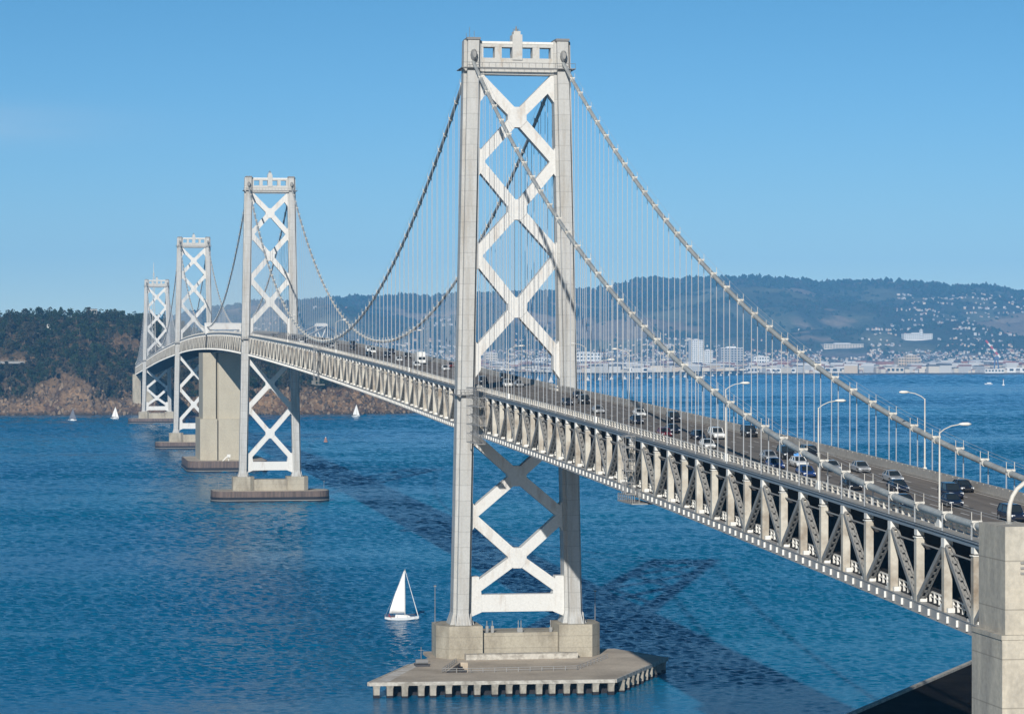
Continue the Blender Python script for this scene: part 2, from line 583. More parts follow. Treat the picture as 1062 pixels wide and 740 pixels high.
# ---- far shore and hills
RY = [-6000, -5200, -4532, -4328, -4160, -4063, -3800, -3514, -3420, -3043, -2810, -2716, -2577, -2508, -2300, -1797, -1435, -1188, -1032, -611, -281, 326, 1500, 3500]
RZ = [330, 350, 352, 388, 376, 392, 412, 398, 415, 424, 408, 420, 402, 374, 360, 334, 324, 314, 300, 268, 200, 185, 185, 180]
def hill_h(x, y):
    sh = 7170 + 60 * fbm(y, 0, 700, 3, 3.0)
    if x < sh:
        return -3.0
    cx = 12300 + 250 * fbm(y, 5, 1500, 3, 8.0)
    crest = interp(y * 12911 / (x + 611) if x > 9000 else y, RY, RZ)
    flat = 4 + (x - sh) * 0.006 if x < 8700 else 4 + (8700 - sh) * 0.006
    t = max(0.0, min(1.0, (x - 8700) / (cx - 8700)))
    prof = t ** 1.35
    n = fbm(x, y, 900, 6, 1.3)
    rid = 1 - abs(fbm(x, y, 1300, 4, 5.1))
    env = math.sin(math.pi * min(1, t)) ** 0.8
    z = flat + (crest - 10 - flat) * prof + env * (120 * n + 120 * (rid - 0.72))
    if x > cx:
        z = crest - 10 - (x - cx) * 0.10
    return z + 4 * fbm(x, y, 90, 3, 2.2) * min(1, t * 4)
def tan_patch(x, y, z):
    t = fbm(x, y, 620, 5, 11.0) + 0.18 * fbm(x, y, 130, 3, 4.0)
    return t > 0.36 and z > 110
def hill_c(x, y, z):
    k = 0.5 + 0.5 * fbm(x, y, 160, 4, 6.0)
    if z < 0:
        return (0.05, 0.06, 0.05)
    if x < 7260:
        return (0.14, 0.13, 0.115)
    if tan_patch(x, y, z):
        return (0.19 + 0.08 * k, 0.16 + 0.05 * k, 0.11 + 0.03 * k)
    if z < 60:
        return (0.10 + 0.08 * k, 0.10 + 0.07 * k, 0.085 + 0.06 * k)
    g = max(0, fbm(x, y, 330, 4, 15.0)) * .16
    return (0.035 + 0.03 * k + g, 0.05 + 0.03 * k + g * .95, 0.032 + 0.02 * k + g * .6)
HM = vcol_mat('far_hills_ground')
grid_terrain('far_hills', 7050, 15000, -6000, 1500, 46, 34, hill_h, hill_c, HM)

# ---- island
IY = [-520, -345, -318, -285, -240, -190, -140, -90, -45, -10, 60, 160, 330, 560]
IC = [-6, -6, 10, 26, 40, 52, 62, 78, 98, 105, 108, 107, 110, 106]
def isl_shore(y):
    return 2455 + 14 * fbm(y, 0, 90, 4, 2.0) + (max(0.0, -240 - y) * 1.1) + max(0, y - 100) * 0.1
def isl_h(x, y):
    c = interp(y, IY, IC)
    d = x - isl_shore(y)
    if d < -4 or c < -5:
        return -3.0
    rock = interp(y, [-345, -300, -200, 0, 60, 120, 200], [6, 17, 26, 20, 34, 26, 20])
    rock = min(rock, max(c, 1))
    cl = rock * min(1, max(0, d + 4) / 42.0)
    rg = 1 - abs(fbm(x * .6, y, 26, 5, 9.0)) * 2.2
    cl *= 0.78 + 0.30 * rg + 0.10 * fbm(x, y, 8, 3, 19.0)
    up = max(0.0, c - rock) * (max(0.0, min(1.0, (d - 38) / 300.0)) ** 0.75)
    if d > 420:
        up -= (d - 420) * 0.12
    return max(-3, cl + up + 2.2 * fbm(x, y, 40, 4, 4.0) * min(1, d / 40 if d > 0 else 0) + (0.6 if d > 0 else 0))
def isl_bare(x, y, z):
    if abs(y - 12 - 6 * fbm(x, z, 20, 3, 5.5)) < 21 and 66 < z < 86 + 6 * fbm(x, y, 18, 3, 2.5):
        return True
    if y > 118 and 54 < z < 63:
        return True
    if abs(y - 86) < 30 and z < 47 - abs(y - 86) * 0.5:
        return True
    if -320 < y < -120 and z < 27:
        return True
    return z < 17
def isl_c(x, y, z):
    k = 0.5 + 0.5 * fbm(x, y, 28, 5, 3.0)
    q = 0.5 + 0.5 * fbm(x, y, 60, 4, 13.0)
    if z < 2.6:
        return (0.05, 0.042, 0.035)
    if isl_bare(x, y, z):
        if z > 30:
            return (0.105 + 0.07 * k, 0.075 + 0.045 * k, 0.05 + 0.025 * k)
        k = max(0, min(1, k + 0.5 * fbm(x, y * 1.6, 9, 4, 7.0)))
        return (lerp(0.05, 0.30, k), lerp(0.04, 0.215, k) - 0.02 * q, lerp(0.034, 0.135, k) - 0.015 * q)
    return (0.055 + 0.05 * k, 0.045 + 0.03 * k, 0.03 + 0.015 * k)
IM = vcol_mat('island_ground', 0.95)
for n_ in IM.node_tree.nodes:
    if n_.type == 'TEX_NOISE':
        n_.inputs['Scale'].default_value = 0.30
        n_.inputs['Detail'].default_value = 8
        n_.inputs['Roughness'].default_value = 0.75
    if n_.type == 'VALTORGB':
        n_.color_ramp.elements[0].color = (.45, .44, .42, 1)
        n_.color_ramp.elements[1].color = (1.5, 1.45, 1.35, 1)
grid_terrain('island_ground', 2430, 2990, -390, 380, 4.0, 3.2, isl_h, isl_c, IM, False)

# ---- haze: one closed box round everything, sky outside
hz = MB()
hz.bb(-1300, 15600, -7400, 3900, -8, 620)
hm = bpy.data.materials.new('haze_air')
hm.use_nodes = True
for n in list(hm.node_tree.nodes):
    if n.type != 'OUTPUT_MATERIAL':
        hm.node_tree.nodes.remove(n)
pv = hm.node_tree.nodes.new('ShaderNodeVolumePrincipled')
pv.inputs['Color'].default_value = (0.16, 0.50, 1.0, 1)
pv.inputs['Density'].default_value = HAZE_DENSITY
pv.inputs['Anisotropy'].default_value = -0.22
hm.node_tree.links.new(pv.outputs[0], [n for n in hm.node_tree.nodes if n.type == 'OUTPUT_MATERIAL'][0].inputs['Volume'])
kind(hz.build('haze', hm), 'stuff')

# ================================================================== TOWERS
def make_tower(X0, label, lv):
    """lv: levels. legs batter from 12.56 m off the centre line at the foot to 10.06 m at the top walkway"""
    t = thing('bridge_tower', label, 'bridge tower', (X0, 0, lv['base']), 'white steel towers of the suspension bridge')
    zb_, zr, zt = lv['base'], lv['ring'], lv['top']
    def cy(z):
        return lerp(12.56, 10.06, (z - zb_) / (zr - zb_))
    def dep(z):
        return lerp(4.3, 3.0, (z - zb_) / (zr - zb_))
    def cross(z, y, g=0.0):
        D1 = dep(z) + g
        D2 = D1 * 0.56 + g * 0.5
        a, b = 1.25 + g * 0.5, 1.92 + g
        return [(-D1 + X0, y - a, z), (-D1 + X0, y + a, z), (-D2 + X0, y + a, z), (-D2 + X0, y + b, z), (D2 + X0, y + b, z), (D2 + X0, y + a, z),
                (D1 + X0, y + a, z), (D1 + X0, y - a, z), (D2 + X0, y - a, z), (D2 + X0, y - b, z), (-D2 + X0, y - b, z), (-D2 + X0, y - a, z)]
    for sgn in (1, -1):
        m = MB()
        m.loft([cross(z, sgn * cy(z), g) for z, g in ((zb_, 0.75), (zb_ + 2.6, 0.0), (zr, 0.0), (zt - 0.5, 0.0))])
        leg = m.build('leg', M['tower'], t)
        c = MB()
        yt = sgn * cy(zt)
        c.bb(X0 - 3.25, X0 + 3.25, yt - 1.5, yt + 1.5, zt - 0.5, zt)
        c.build('cap', M['walk'], leg)
        # foot stiffener fins
        f = MB()
        for k in range(6):
            yy = sgn * 12.56 - 1.7 + k * 0.68
            f.loft([[(X0 - 5.3, yy - .08, zb_), (X0 - 5.3, yy + .08, zb_), (X0 - 4.2, yy + .08, zb_), (X0 - 4.2, yy - .08, zb_)],
                    [(X0 - 4.36, yy - .08, zb_ + 2.5), (X0 - 4.36, yy + .08, zb_ + 2.5), (X0 - 4.2, yy + .08, zb_ + 2.5), (X0 - 4.2, yy - .08, zb_ + 2.5)]])
        f.build('foot_fins', M['tower'], leg)
        # saddle housing where the cable leaves
        sm = MB()
        sy = sgn * cy(zt - 3.5)
        sm.loft([[(X0 - 4.5 + dx, sy + 0.7 * math.cos(a) * k, zt - 3.9 + 1.35 * math.sin(a) * k) for a in [math.pi * 2 * i / 12 for i in range(12)]]
                 for dx, k in ((-0.3, 0.55), (0.3, 0.9), (1.8, 1.0))])
        sm.build('cable_saddle', M['saddle'], t)
    for pair in lv['x']:
        (z0, zc, z1) = pair
        m = MB()
        ax = 1.45
        for (za, zc_, s2) in ((z0, zc, 1), (z0, zc, -1), (z1, zc, 1), (z1, zc, -1)):
            ya = s2 * (cy(za) - 1.6)
            d = Vector((0, ya, za)) - Vector((0, 0, zc))
            p = Vector((X0, 0, zc)) + Vector((0, d.y, d.z)) * 0.06
            m.beam(p, (X0, ya, za), 2.3, 2 * ax, (1, 0, 0))
        for sx in (1, -1):  # raised edges along each arm read as the riveted flanges
            pass
        o = m.build('cross_brace', M['brace'], t)
        g = MB()
        rr = 2.25
        g.plate([(rr * math.cos(math.pi / 8 + k * math.pi / 4), zc + rr * 1.08 * math.sin(math.pi / 8 + k * math.pi / 4)) for k in range(8)], X0 - 1.6, X0 + 1.6)
        g.build('centre_gusset', M['brace'], o)
    for zc, hh in lv['gus']:
        for sgn in (1, -1):
            yi = cy(zc) - 1.9
            g = MB()
            g.plate([(sgn * (yi + 0.3), zc - hh), (sgn * (yi - 1.35), zc - hh + 2.3), (sgn * (yi - 1.35), zc + hh - 2.3), (sgn * (yi + 0.3), zc + hh)], X0 - 1.52, X0 + 1.52)
            g.build('gusset', M['brace'], t)
    # bottom strut
    z0, z1 = lv['strut']
    m = MB()
    ys = cy(z1) - 1.85
    m.bb(X0 - 1.4, X0 + 1.4, -ys, ys, z0, z1)
    st = m.build('strut', M['brace'], t)
    for sgn in (1, -1):
        m = MB()
        m.plate([(sgn * (ys + .1), z0 - 1.2), (sgn * (ys - 2.6), z0 - .05), (sgn * (ys - 2.6), z1 + .05), (sgn * (ys - 2.0), z1 + 4.0), (sgn * (ys + .1), z1 + 4.0)], X0 - 1.5, X0 + 1.5)
        m.build('end_gusset', M['brace'], st)
    # portal on top with four openings
    m = MB()
    p0 = zr - 1.0
    yi = 10.06 - 1.85
    m.bb(X0 - 1.5, X0 + 1.5, -yi, yi, p0, zr + 2.4)
    m.bb(X0 - 1.5, X0 + 1.5, -yi, yi, zr + 4.8, zr + 5.95)
    for a, b in ((7.55, 8.3), (3.45, 5.0), (-0.6, 0.6), (-5.0, -3.45), (-8.3, -7.55)):
        m.bb(X0 - 1.45, X0 + 1.45, a if a > -8.3 else -yi, b if b < 8.3 else yi, zr + 2.4, zr + 4.8)
    po = m.build('portal', M['portal'], t)
    m = MB()
    m.bb(X0 - 1.75, X0 + 1.75, -yi + .02, yi - .02, p0 - 0.25, p0 + 0.35)
    m.bb(X0 - 1.62, X0 + 1.62, -yi + .02, yi - .02, zr + 5.5, zr + 6.02)
    m.build('flange', M['white'], po)
    m = MB()
    m.bb(X0 - 1.8, X0 + 1.8, -1.1, 1.1, zr + 2.0, zr + 7.6)
    m.bb(X0 - 1.4, X0 + 1.4, -0.75, 0.75, zr + 7.6, zr + 8.4)
    fi = m.build('finial', M['portal'], t)
    m = MB()
    m.tube([(X0, 0, zr + 8.4), (X0, 0, zr + 9.0)], 0.35)
    m.tube([(X0, 0, zr + 9.0), (X0, 0, zr + 9.7)], [0.22, 0.05])
    for a in (-0.6, 0.6):
        m.tube([(X0, a, zr + 8.4), (X0, a, zr + 9.1)], 0.06, 5)
    m.build('beacon', M['walk'], fi)
    # walkway with handrail round the top
    m = MB()
    for x in (-1,):
        m.bb(X0 - 4.1, X0 - 3.05, -12.7, 12.7, zr - 0.1, zr + 0.08)
        m.bb(X0 + 3.05, X0 + 4.1, -12.7, 12.7, zr - 0.1, zr + 0.08)
        m.bb(X0 - 3.05, X0 + 3.05, 12.1, 12.7, zr - 0.1, zr + 0.08)
        m.bb(X0 - 3.05, X0 + 3.05, -12.7, -12.1, zr - 0.1, zr + 0.08)
        for k in range(18):
            y = -12.6 + k * 25.2 / 17
            m.tube([(X0 - 4.05, y, zr), (X0 - 4.05, y, zr + 1.1)], 0.04, 4)
        m.tube([(X0 - 4.05, -12.6, zr + 1.1), (X0 - 4.05, 12.6, zr + 1.1)], 0.05, 4)
    m.build('walkway', M['walk'], t)
    # collar at deck level round each leg
    for sgn in (1, -1):
        z = lv['deck']
        y = sgn * cy(z)
        m = MB()
        m.bb(X0 - 5.1, X0 - 3.7, y - 2.6, y + 2.6, z - 0.25, z)
        m.bb(X0 + 3.7, X0 + 5.1, y - 2.6, y + 2.6, z - 0.25, z)
        a, b = (y + 1.95, y + 2.6) if sgn > 0 else (y - 2.6, y - 1.95)
        m.bb(X0 - 3.7, X0 + 3.7, a, b, z - 0.25, z)
        for k in range(7):
            yy = y - 2.5 + k * 5 / 6
            m.tube([(X0 - 5.05, yy, z), (X0 - 5.05, yy, z + 1.0)], 0.05, 4)
        m.tube([(X0 - 5.05, y - 2.5, z + 1.0), (X0 - 5.05, y + 2.5, z + 1.0)], 0.05, 4)
        m.build('deck_collar', M['walk'], t)
    return t

LOW = dict(base=10.3, ring=132.6, top=139.3, deck=60.9, strut=(12.9, 16.7),
           x=[(130.6, 122.0, 112.2), (112.2, 101.6, 91.4), (91.4, 80.0, 69.2), (51.6, 42.8, 34.0), (34.0, 24.7, 17.0)],
           gus=[(112.2, 3.6), (91.4, 3.6), (68.6, 4.6), (34.0, 3.7), (128.5, 3.6)])
HIGH = dict(base=11.5, ring=145.4, top=152.1, deck=76.0, strut=(14.4, 18.4),
            x=[(143.4, 134.9, 125.0), (125.0, 114.8, 104.0), (104.0, 93.2, 82.6), (66.0, 54.8, 43.6), (43.6, 31.6, 19.5)],
            gus=[(125.0, 3.6), (104.0, 3.6), (82.0, 4.6), (43.6, 3.7), (141.3, 3.6)])
tw2 = make_tower(XW2, 'tallest-looking white steel tower with crossed braces, standing in front nearest the viewer', LOW)
tw3 = make_tower(XW3, 'second white steel tower, behind the front one, on a brown oval fender', HIGH)
for t_ in (tw2, tw3):
    KIDS[t_.name] = list(t_.children)
tw5 = copy_tree(tw3, loc=(XW5, 0, 11.5), label='third white tower, partly behind the tall concrete anchorage block')
tw6 = copy_tree(tw2, loc=(XW6, 0, 10.3), label='farthest white tower, smallest, standing against the wooded island')

# antennas on the front tower's left leg
m = MB()
for x, y, h in ((-1.2, 10.6, 2.4), (0.6, 9.3, 1.8), (1.8, 10.9, 1.4)):
    m.tube([(x, y, 139.3), (x, y, 139.3 + h)], 0.05, 5)
    m.beam((x - .3, y, 139.3 + h * .6), (x + .3, y, 139.3 + h * .6), 0.06, 0.06)
m.build('antenna', M['walk'], tw2)

# ================================================================== PIERS
def stadium(cx, cyy, lx, ly, r, n=8):
    """rounded rectangle outline"""
    pts = []
    for (sx, sy, a0) in ((1, 1, 0), (-1, 1, 90), (-1, -1, 180), (1, -1, 270)):
        for k in range(n + 1):
            a = R(a0 + 90 * k / n)
            pts.append((cx + sx * (lx - r) + r * math.cos(a), cyy + sy * (ly - r) + r * math.sin(a)))
    return pts

def pedestal(mb, X0, y, z0, z1, hx=6.2, hy=5.0, ch=2.0):
    mb.prism([(X0 - hx, y - hy + ch), (X0 - hx, y + hy - ch), (X0 - hx + ch, y + hy), (X0 + hx - ch, y + hy), (X0 + hx, y + hy - ch), (X0 + hx, y - hy + ch), (X0 + hx - ch, y - hy), (X0 - hx + ch, y - hy)], z0, z1)

def lamp_mast(mb, x, y, z0, h):
    mb.tube([(x, y, z0), (x, y, z0 + h)], [0.11, 0.07], 6)
    mb.bb(x - .25, x + .25, y - .25, y + .25, z0 + h, z0 + h + .3)

def fender_pier(X0, label, lx=12, ly=27.5):
    t = thing('tower_pier', label, 'bridge pier', (X0, 0, 0), 'tower piers inside oval timber fenders')
    for sgn in (1, -1):
        m = MB()
        pedestal(m, X0, sgn * 12.6, 4.6, 11.5)
        m.build('pedestal', M['conc'], t)
    m = MB()
    m.bb(X0 - 4.9, X0 + 4.9, -7.6, 7.6, 4.6, 10.2)
    m.build('pier_wall', M['conc'], t)
    m = MB()
    m.prism(stadium(X0, 0, lx - .3, ly - .3, 7.5), 3.6, 4.6)
    m.build('pier_top', M['platform'], t)
    m = MB()
    m.prism(stadium(X0, 0, lx, ly, 8), 2.3, 5.0)
    f = m.build('fender', M['fend_top'], t)
    m = MB()
    m.prism(stadium(X0, 0, lx + .12, ly + .12, 8), -2.0, 2.3)
    m.build('wet_fender', M['fend_low'], f)
    m = MB()
    m.prism(stadium(X0, 0, lx + .2, ly + .2, 8), 0.7, 0.95)
    m.build('rubbing_strip', M['fend_line'], f)
    m = MB()
    # pavement inside the fender wall
    m.prism(stadium(X0, 0, lx - .6, ly - .6, 7.2), 5.0, 5.03)
    m.build('fender_walk', M['platform'], f)
    m = MB()
    lamp_mast(m, X0 - lx + 2, ly - 3, 5.0, 4.2)
    lamp_mast(m, X0 - lx + 2, -ly + 3, 5.0, 4.2)
    m.build('navigation_light', M['walk'], t)
    return t
fp3 = fender_pier(XW3, 'concrete pier with a brown oval fender under the second tower')
KIDS[fp3.name] = list(fp3.children)
copy_tree(fp3, loc=(XW5, 0, 0), label='brown fendered pier under the third tower, left of the tall anchorage')
copy_tree(fp3, loc=(XW6, 0, 0), label='brown fendered pier under the farthest tower, beside the island')

# front pier: pedestals, wall, platform on piles
t = thing('tower_pier', 'tan concrete pier with wide platform on piles under the front tower', 'bridge pier', (0, 0, 0))
for sgn in (1, -1):
    m = MB()
    y = sgn * 12.9
    hx, ch = 6.6, 2.4
    a, b = (y - 4.4, y + 5.4) if sgn > 0 else (y - 5.4, y + 4.4)
    m.prism([(-hx, a if sgn > 0 else a + ch), (-hx, b - ch if sgn > 0 else b), (-hx + ch * 1.6, b), (hx - ch, b), (hx, b - ch), (hx, a + ch), (hx - ch, a), (-hx + ch * 1.6 if sgn < 0 else -hx, a)], 2.6, 10.3)
    m.build('pedestal', M['conc'], t)
m = MB()
m.bb(-5.0, 5.0, -8.45, 8.45, 2.7, 8.6)
m.build('pier_wall', M['conc'], t)
m = MB()
m.bb(-9.4, -6.65, -12.2, 12.6, 3.22, 4.4)
m.build('base_curb', M['conc_light'], t)
# platform slab with an open stairwell
outer = [(-46.5, 38.0), (-49.0, -12.4), (-10.5, -31.8), (-2.0, -28.5), (9, -24), (10, 19.5), (-1.6, 19.4), (-15, 25.6)]
hole = [(-31.5, 20.2), (-32.0, 15.6), (-13.5, 12.8), (-13.2, 14.4)]
bm = bmesh.new()
def loop(pts, z):
    vv = [bm.verts.new((x, y, z)) for x, y in pts]
    return [bm.edges.new((vv[i], vv[(i + 1) % len(vv)])) for i in range(len(vv))], vv
eo, vo = loop(outer, 3.2)
eh, vh = loop(hole, 3.2)
bmesh.ops.triangle_fill(bm, edges=eo + eh, use_beauty=True)
for vv, zz in ((vo, 2.55), (vh, 1.0)):
    lo = [bm.verts.new((v.co.x, v.co.y, zz)) for v in vv]
    for i in range(len(vv)):
        j = (i + 1) % len(vv)
        bm.faces.new((vv[i], vv[j], lo[j], lo[i]))
    if zz == 1.0:
        bm.faces.new(lo)
bmesh.ops.recalc_face_normals(bm, faces=bm.faces)
me = bpy.data.meshes.new('platform')
bm.to_mesh(me)
bm.free()
me.materials.append(M['platform'])
pf = bpy.data.objects.new('platform', me)
COL.objects.link(pf)
pf.parent = t
m = MB()   # pale worn rim of the slab
for i in (0, 1, 7):
    a, b = outer[i], outer[(i + 1) % 8]
    d = Vector((b[0] - a[0], b[1] - a[1], 0)).normalized()
    nrm = Vector((d.y, -d.x, 0))
    if (Vector((a[0], a[1], 0)) + nrm).length < Vector((a[0], a[1], 0)).length:
        nrm = -nrm
    o = nrm * 0.12
    m.beam((a[0] + o.x, a[1] + o.y, 2.88), (b[0] + o.x, b[1] + o.y, 2.88), 0.5, 0.75)
m.build('rim', M['conc_light'], pf)
m = MB()
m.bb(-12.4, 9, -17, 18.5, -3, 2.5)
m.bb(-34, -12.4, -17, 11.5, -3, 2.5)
m.build('caisson', M['fend_low'], t)  # near-black colour carries the shade under the slab
# piles under the platform's seaward edges, each its own
def pile_at(x, y, s=0.55):
    q = MB()
    rg = lambda z, k: [(x - s * k, y - s * k, z), (x + s * k, y - s * k, z), (x + s * k, y + s * k, z), (x - s * k, y + s * k, z)]
    top = rnd.uniform(.35, .75)
    q.loft([rg(top, .96), rg(1.9, 1.0), rg(2.55, 1.25)])
    q.cur = 1
    q.loft([rg(-3, 1.0), rg(top, 1.0)])
    return q
for k in range(17):
    tt = (k + 0.15) / 16.4
    pile_at(lerp(-46.0, -48.5, tt) + rnd.uniform(-.15, .15), lerp(37.2, -12.2, tt) + rnd.uniform(-.4, .4), 0.62).build('pile', [M['pile'], M['fend_low']], t)
for k in range(1, 11):
    tt = k / 10.4
    pile_at(lerp(-48.0, -11, tt), lerp(-12.9, -31.2, tt)).build('pile', [M['pile'], M['fend_low']], t)
m = MB()
for i in range(7):
    for j in range(11):
        x, y = -41 + i * 6.4, 31 - j * 5.4
        if -31.8 + 0.5 * (x + 10) * -1 * 0.52 < y + 8 and (x > -20 or True) and y > -12 - (x + 48) * 0.45 and y < 36 - (x + 46) * 0.5:
            q = pile_at(x, y, 0.45)
            m.add(q.v, q.f)
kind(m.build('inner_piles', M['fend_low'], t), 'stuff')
m = MB()   # dark wall added behind the front row, standing in for shade between piles
m.beam((-42.6, 33.5, -.3), (-45.6, -12.0, -.3), 0.7, 5.6)
m.build('shade_wall', M['fend_low'], t)
def railing(mb, pts, z, h=1.1, step=2.4):
    for a, b in zip(pts[:-1], pts[1:]):
        a, b = Vector((*a, z)), Vector((*b, z))
        n = max(1, int((b - a).length / step))
        for k in range(n + 1):
            p = a.lerp(b, k / n)
            mb.tube([p, p + Vector((0, 0, h))], 0.07, 4)
        for hh in (h, h * .5):
            mb.tube([a + Vector((0, 0, hh)), b + Vector((0, 0, hh))], 0.055, 4)
m = MB()
railing(m, [(-13.0, 15.3), (-32.0, 21.0), (-32.8, 15.0), (-31.4, -7.8), (-10.5, -18.5)], 3.2, .9)
m.build('guard_rail', M['chord'], t)
m = MB()
lamp_mast(m, 1.0, 18.0, 10.2, 8.2)
lamp_mast(m, 1.0, -18.0, 10.2, 6.6)
m.build('navigation_light', M['walk'], t)
m = MB()
for yy in (7.2, 6.0, 0.2, -0.4, -7.0):
    m.bb(-4.4, -3.8, yy - .3, yy + .3, 8.6, 9.6 + (yy > 5) * .5)
    m.tube([(-4.1, yy, 9.0), (-4.1, yy, 11.2)], 0.09, 5)
m.build('equipment_post', M['saddle'], t)
# small winch frame on the platform's left side
w_ = thing('winch', 'small dark winch with a mast near the left end of the concrete platform', 'winch', (-18, 23.5, 3.2))
m = MB()
m.bb(-20, -19, 22, 25, 3.2, 3.6)
m.bb(-17.6, -16.6, 22, 25, 3.2, 3.6)
m.build('base', M['dark'], w_)
m = MB()
m.tube([(-18.2, 22.2, 4.1), (-18.2, 24.8, 4.1)], 0.55, 10)
m.build('drum', M['walk'], w_)
m = MB()
m.tube([(-18, 23.6, 3.3), (-18, 23.6, 7.2)], 0.08, 5)
m.beam((-18, 23.0, 6.5), (-18, 24.2, 6.5), 0.1, 0.1)
m.build('mast', M['walk'], w_)

m = MB()   # pale lime-stained strip along the left edge of the platform
m.add([(-46.2, 37.7, 3.206), (-45.6, 33.8, 3.206), (-30, 28.5, 3.206), (-16.5, 23.6, 3.206), (-15.2, 25.4, 3.206)], [(0, 1, 2, 3, 4)])
m.build('stained_strip', worn('lime_stain', (0.66, 0.63, 0.58), (0.44, 0.38, 0.31), (0.5, 0.3, 1), 0.42, 0.6, 0.9), pf)

# centre anchorage
t = thing('anchorage', 'tall tan concrete anchorage block rising to the deck between second and third towers', 'anchorage', (XW4, 0, 0))
m = MB()
m.bb(1035, 1080, -10.0, 4.5, 30.5, 69.2)
m.bb(1035, 1080, 6.0, 13.6, 30.5, 69.2)
m.bb(1038, 1080, 4.5, 6.0, 30.5, 69.0)
m.build('upper_block', M['anch'], t)
m = MB()
m.bb(1031, 1084, -11.0, 4.7, 6.0, 30.5)
m.bb(1031, 1084, 5.4, 15.4, 6.0, 30.5)
m.bb(1034, 1084, 4.7, 5.4, 6.0, 30.3)
m.build('lower_block', M['anch'], t)
m = MB()
m.prism(stadium(XW4, 0, 42, 23.5, 10), 2.6, 6.4)
f = m.build('fender', M['fend_top'], t)
m = MB()
m.prism(stadium(XW4, 0, 42.1, 23.6, 10), -2, 2.6)
m.build('wet_fender', M['fend_low'], f)
m = MB()
m.prism(stadium(XW4, 0, 42.2, 23.7, 10), .8, 1.05)
m.build('rubbing_strip', M['fend_line'], f)
m = MB()
m.prism(stadium(XW4, 0, 41.3, 22.8, 9.4), 6.4, 6.43)
m.build('fender_walk', M['platform'], f)
m = MB()
m.beam((1020, 3.0, 6.4), (1020, 0.5, 9.0), .5, .5)
m.bb(1019, 1021.5, -1.5, .4, 8.6, 10.2)
m.tube([(1021, -.6, 6.4), (1021, -.6, 8.6)], .25, 6)
m.build('davit', M['white'], t)
m = MB()   # portal frame the cables run into
z = 80.4
m.bb(1052, 1056, -11.6, 11.6, z + 2.6, z + 6.2)
m.bb(1051.8, 1056.2, -11.7, 11.7, z + 5.7, z + 6.4)
for sgn in (1, -1):
    m.bb(1052, 1056, sgn * 10.06 - 1.2, sgn * 10.06 + 1.2, z - .2, z + 2.6)
    m.beam((1054, sgn * 9.0, z + 2.8), (1054, sgn * 3.5, z + .2), .8, .8, (1, 0, 0))
m.build('portal_frame', M['brace'], t)

# near concrete pier at the right edge
t = thing('concrete_pier', 'big pale concrete pier in the right foreground that the deck runs behind', 'bridge pier', (-355, 0, 0))
m = MB()
m.prism([(-358.6, 13.0), (-351.0, 13.0), (-351.0, 9.2), (-358.6, 9.2)], 43.7, 53.9)
m.build('upper_block', M['pierwhite'], t)
m = MB()
m.prism([(-359.2, 13.5), (-350.4, 13.5), (-350.4, 9.0), (-359.2, 9.0)], -1, 43.5)
lw = m.build('shaft', M['pierwhite'], t)
m = MB()
m.prism([(-359.3, 13.6), (-350.3, 13.6), (-350.3, 8.9), (-359.3, 8.9)], 43.3, 43.72)
m.build('ledge', M['pierwhite'], lw)
m = MB()
m.bb(-358.7, -358.55, 10.0, 11.6, 37.0, 40.0)
m.bb(-358.75, -358.5, 10.6, 11.5, 49.4, 49.6)
m.bb(-358.75, -358.5, 10.6, 11.5, 49.9, 50.1)
m.bb(-358.75, -358.5, 10.6, 11.5, 50.4, 50.6)
m.build('vent', M['saddle'], t)
m = MB()
m.prism([(-358.9, -9.2), (-350.4, -9.2), (-350.4, -13.5), (-358.9, -13.5)], -1, 53.5)
m.build('far_shaft', M['pierwhite'], t)
ap = thing('curved_pipe', 'pale curved pipe post on top of the right foreground concrete pier', 'pipe', (-354, 11, 53.9))
m = MB()
m.tube([(-354.0, 11.0, 53.9), (-354.0, 11.0, 55.0), (-354.0, 10.9, 55.8), (-354.0, 10.65, 56.5), (-354.0, 10.2, 57.2), (-354.0, 9.5, 57.8), (-354.0, 8.5, 58.2), (-354.0, 7.4, 58.3)], 0.22, 10)
m.build('pipe', M['rail'], ap, smooth=True)
m = MB()
m.tube([(-354.0, 11.0, 53.9), (-354.0, 11.0, 54.05)], 0.4, 10)
m.build('base', M['saddle'], ap)

# pier shed at the bottom right
t = thing('pier_shed', 'dark flat roofed pier shed on the shore at the bottom right corner', 'shed', (-180, -60, 0))
poly = [(-182.5, -23.0), (-108.5, -70.0), (-150, -135), (-226, -88)]
m = MB()
m.prism(poly, -1, 12.2)
m.build('wall', M['conc'], t)
m = MB()
m.prism([(-183.5, -22.6), (-107.8, -70.6), (-150, -136.5), (-227.5, -88)], 12.2, 12.75)
m.build('roof', M['wharf'], t)
m = MB()
m.beam((-183.6, -22.7, 12.9), (-107.7, -70.7, 12.9), 0.8, 0.5)
m.beam((-107.7, -70.7, 12.9), (-150.0, -136.6, 12.9), 0.8, 0.5)
m.build('parapet', M['conc_light'], t)
sh = MB()
sh.prism([(-260, -40), (-186, -20), (-100, -72), (-150, -150), (-400, -220), (-600, -120), (-600, 30), (-362, 30), (-345, -20)], -3, 2.0)
kind(sh.build('shore_ground', M['platform']), 'structure')

# ================================================================== DECK SPANS
def nodes_for(x0, x1, n):
    return [lerp(x0, x1, k / n) for k in range(n + 1)]

def strip(mb, xs, y0, y1, zf0, zf1):
    """a long box that follows the road's height"""
    rings = []
    for x in xs:
        a, b = zf0(x), zf1(x)
        rings.append([(x, y0, a), (x, y1, a), (x, y1, b), (x, y0, b)])
    return mb.loft(rings)

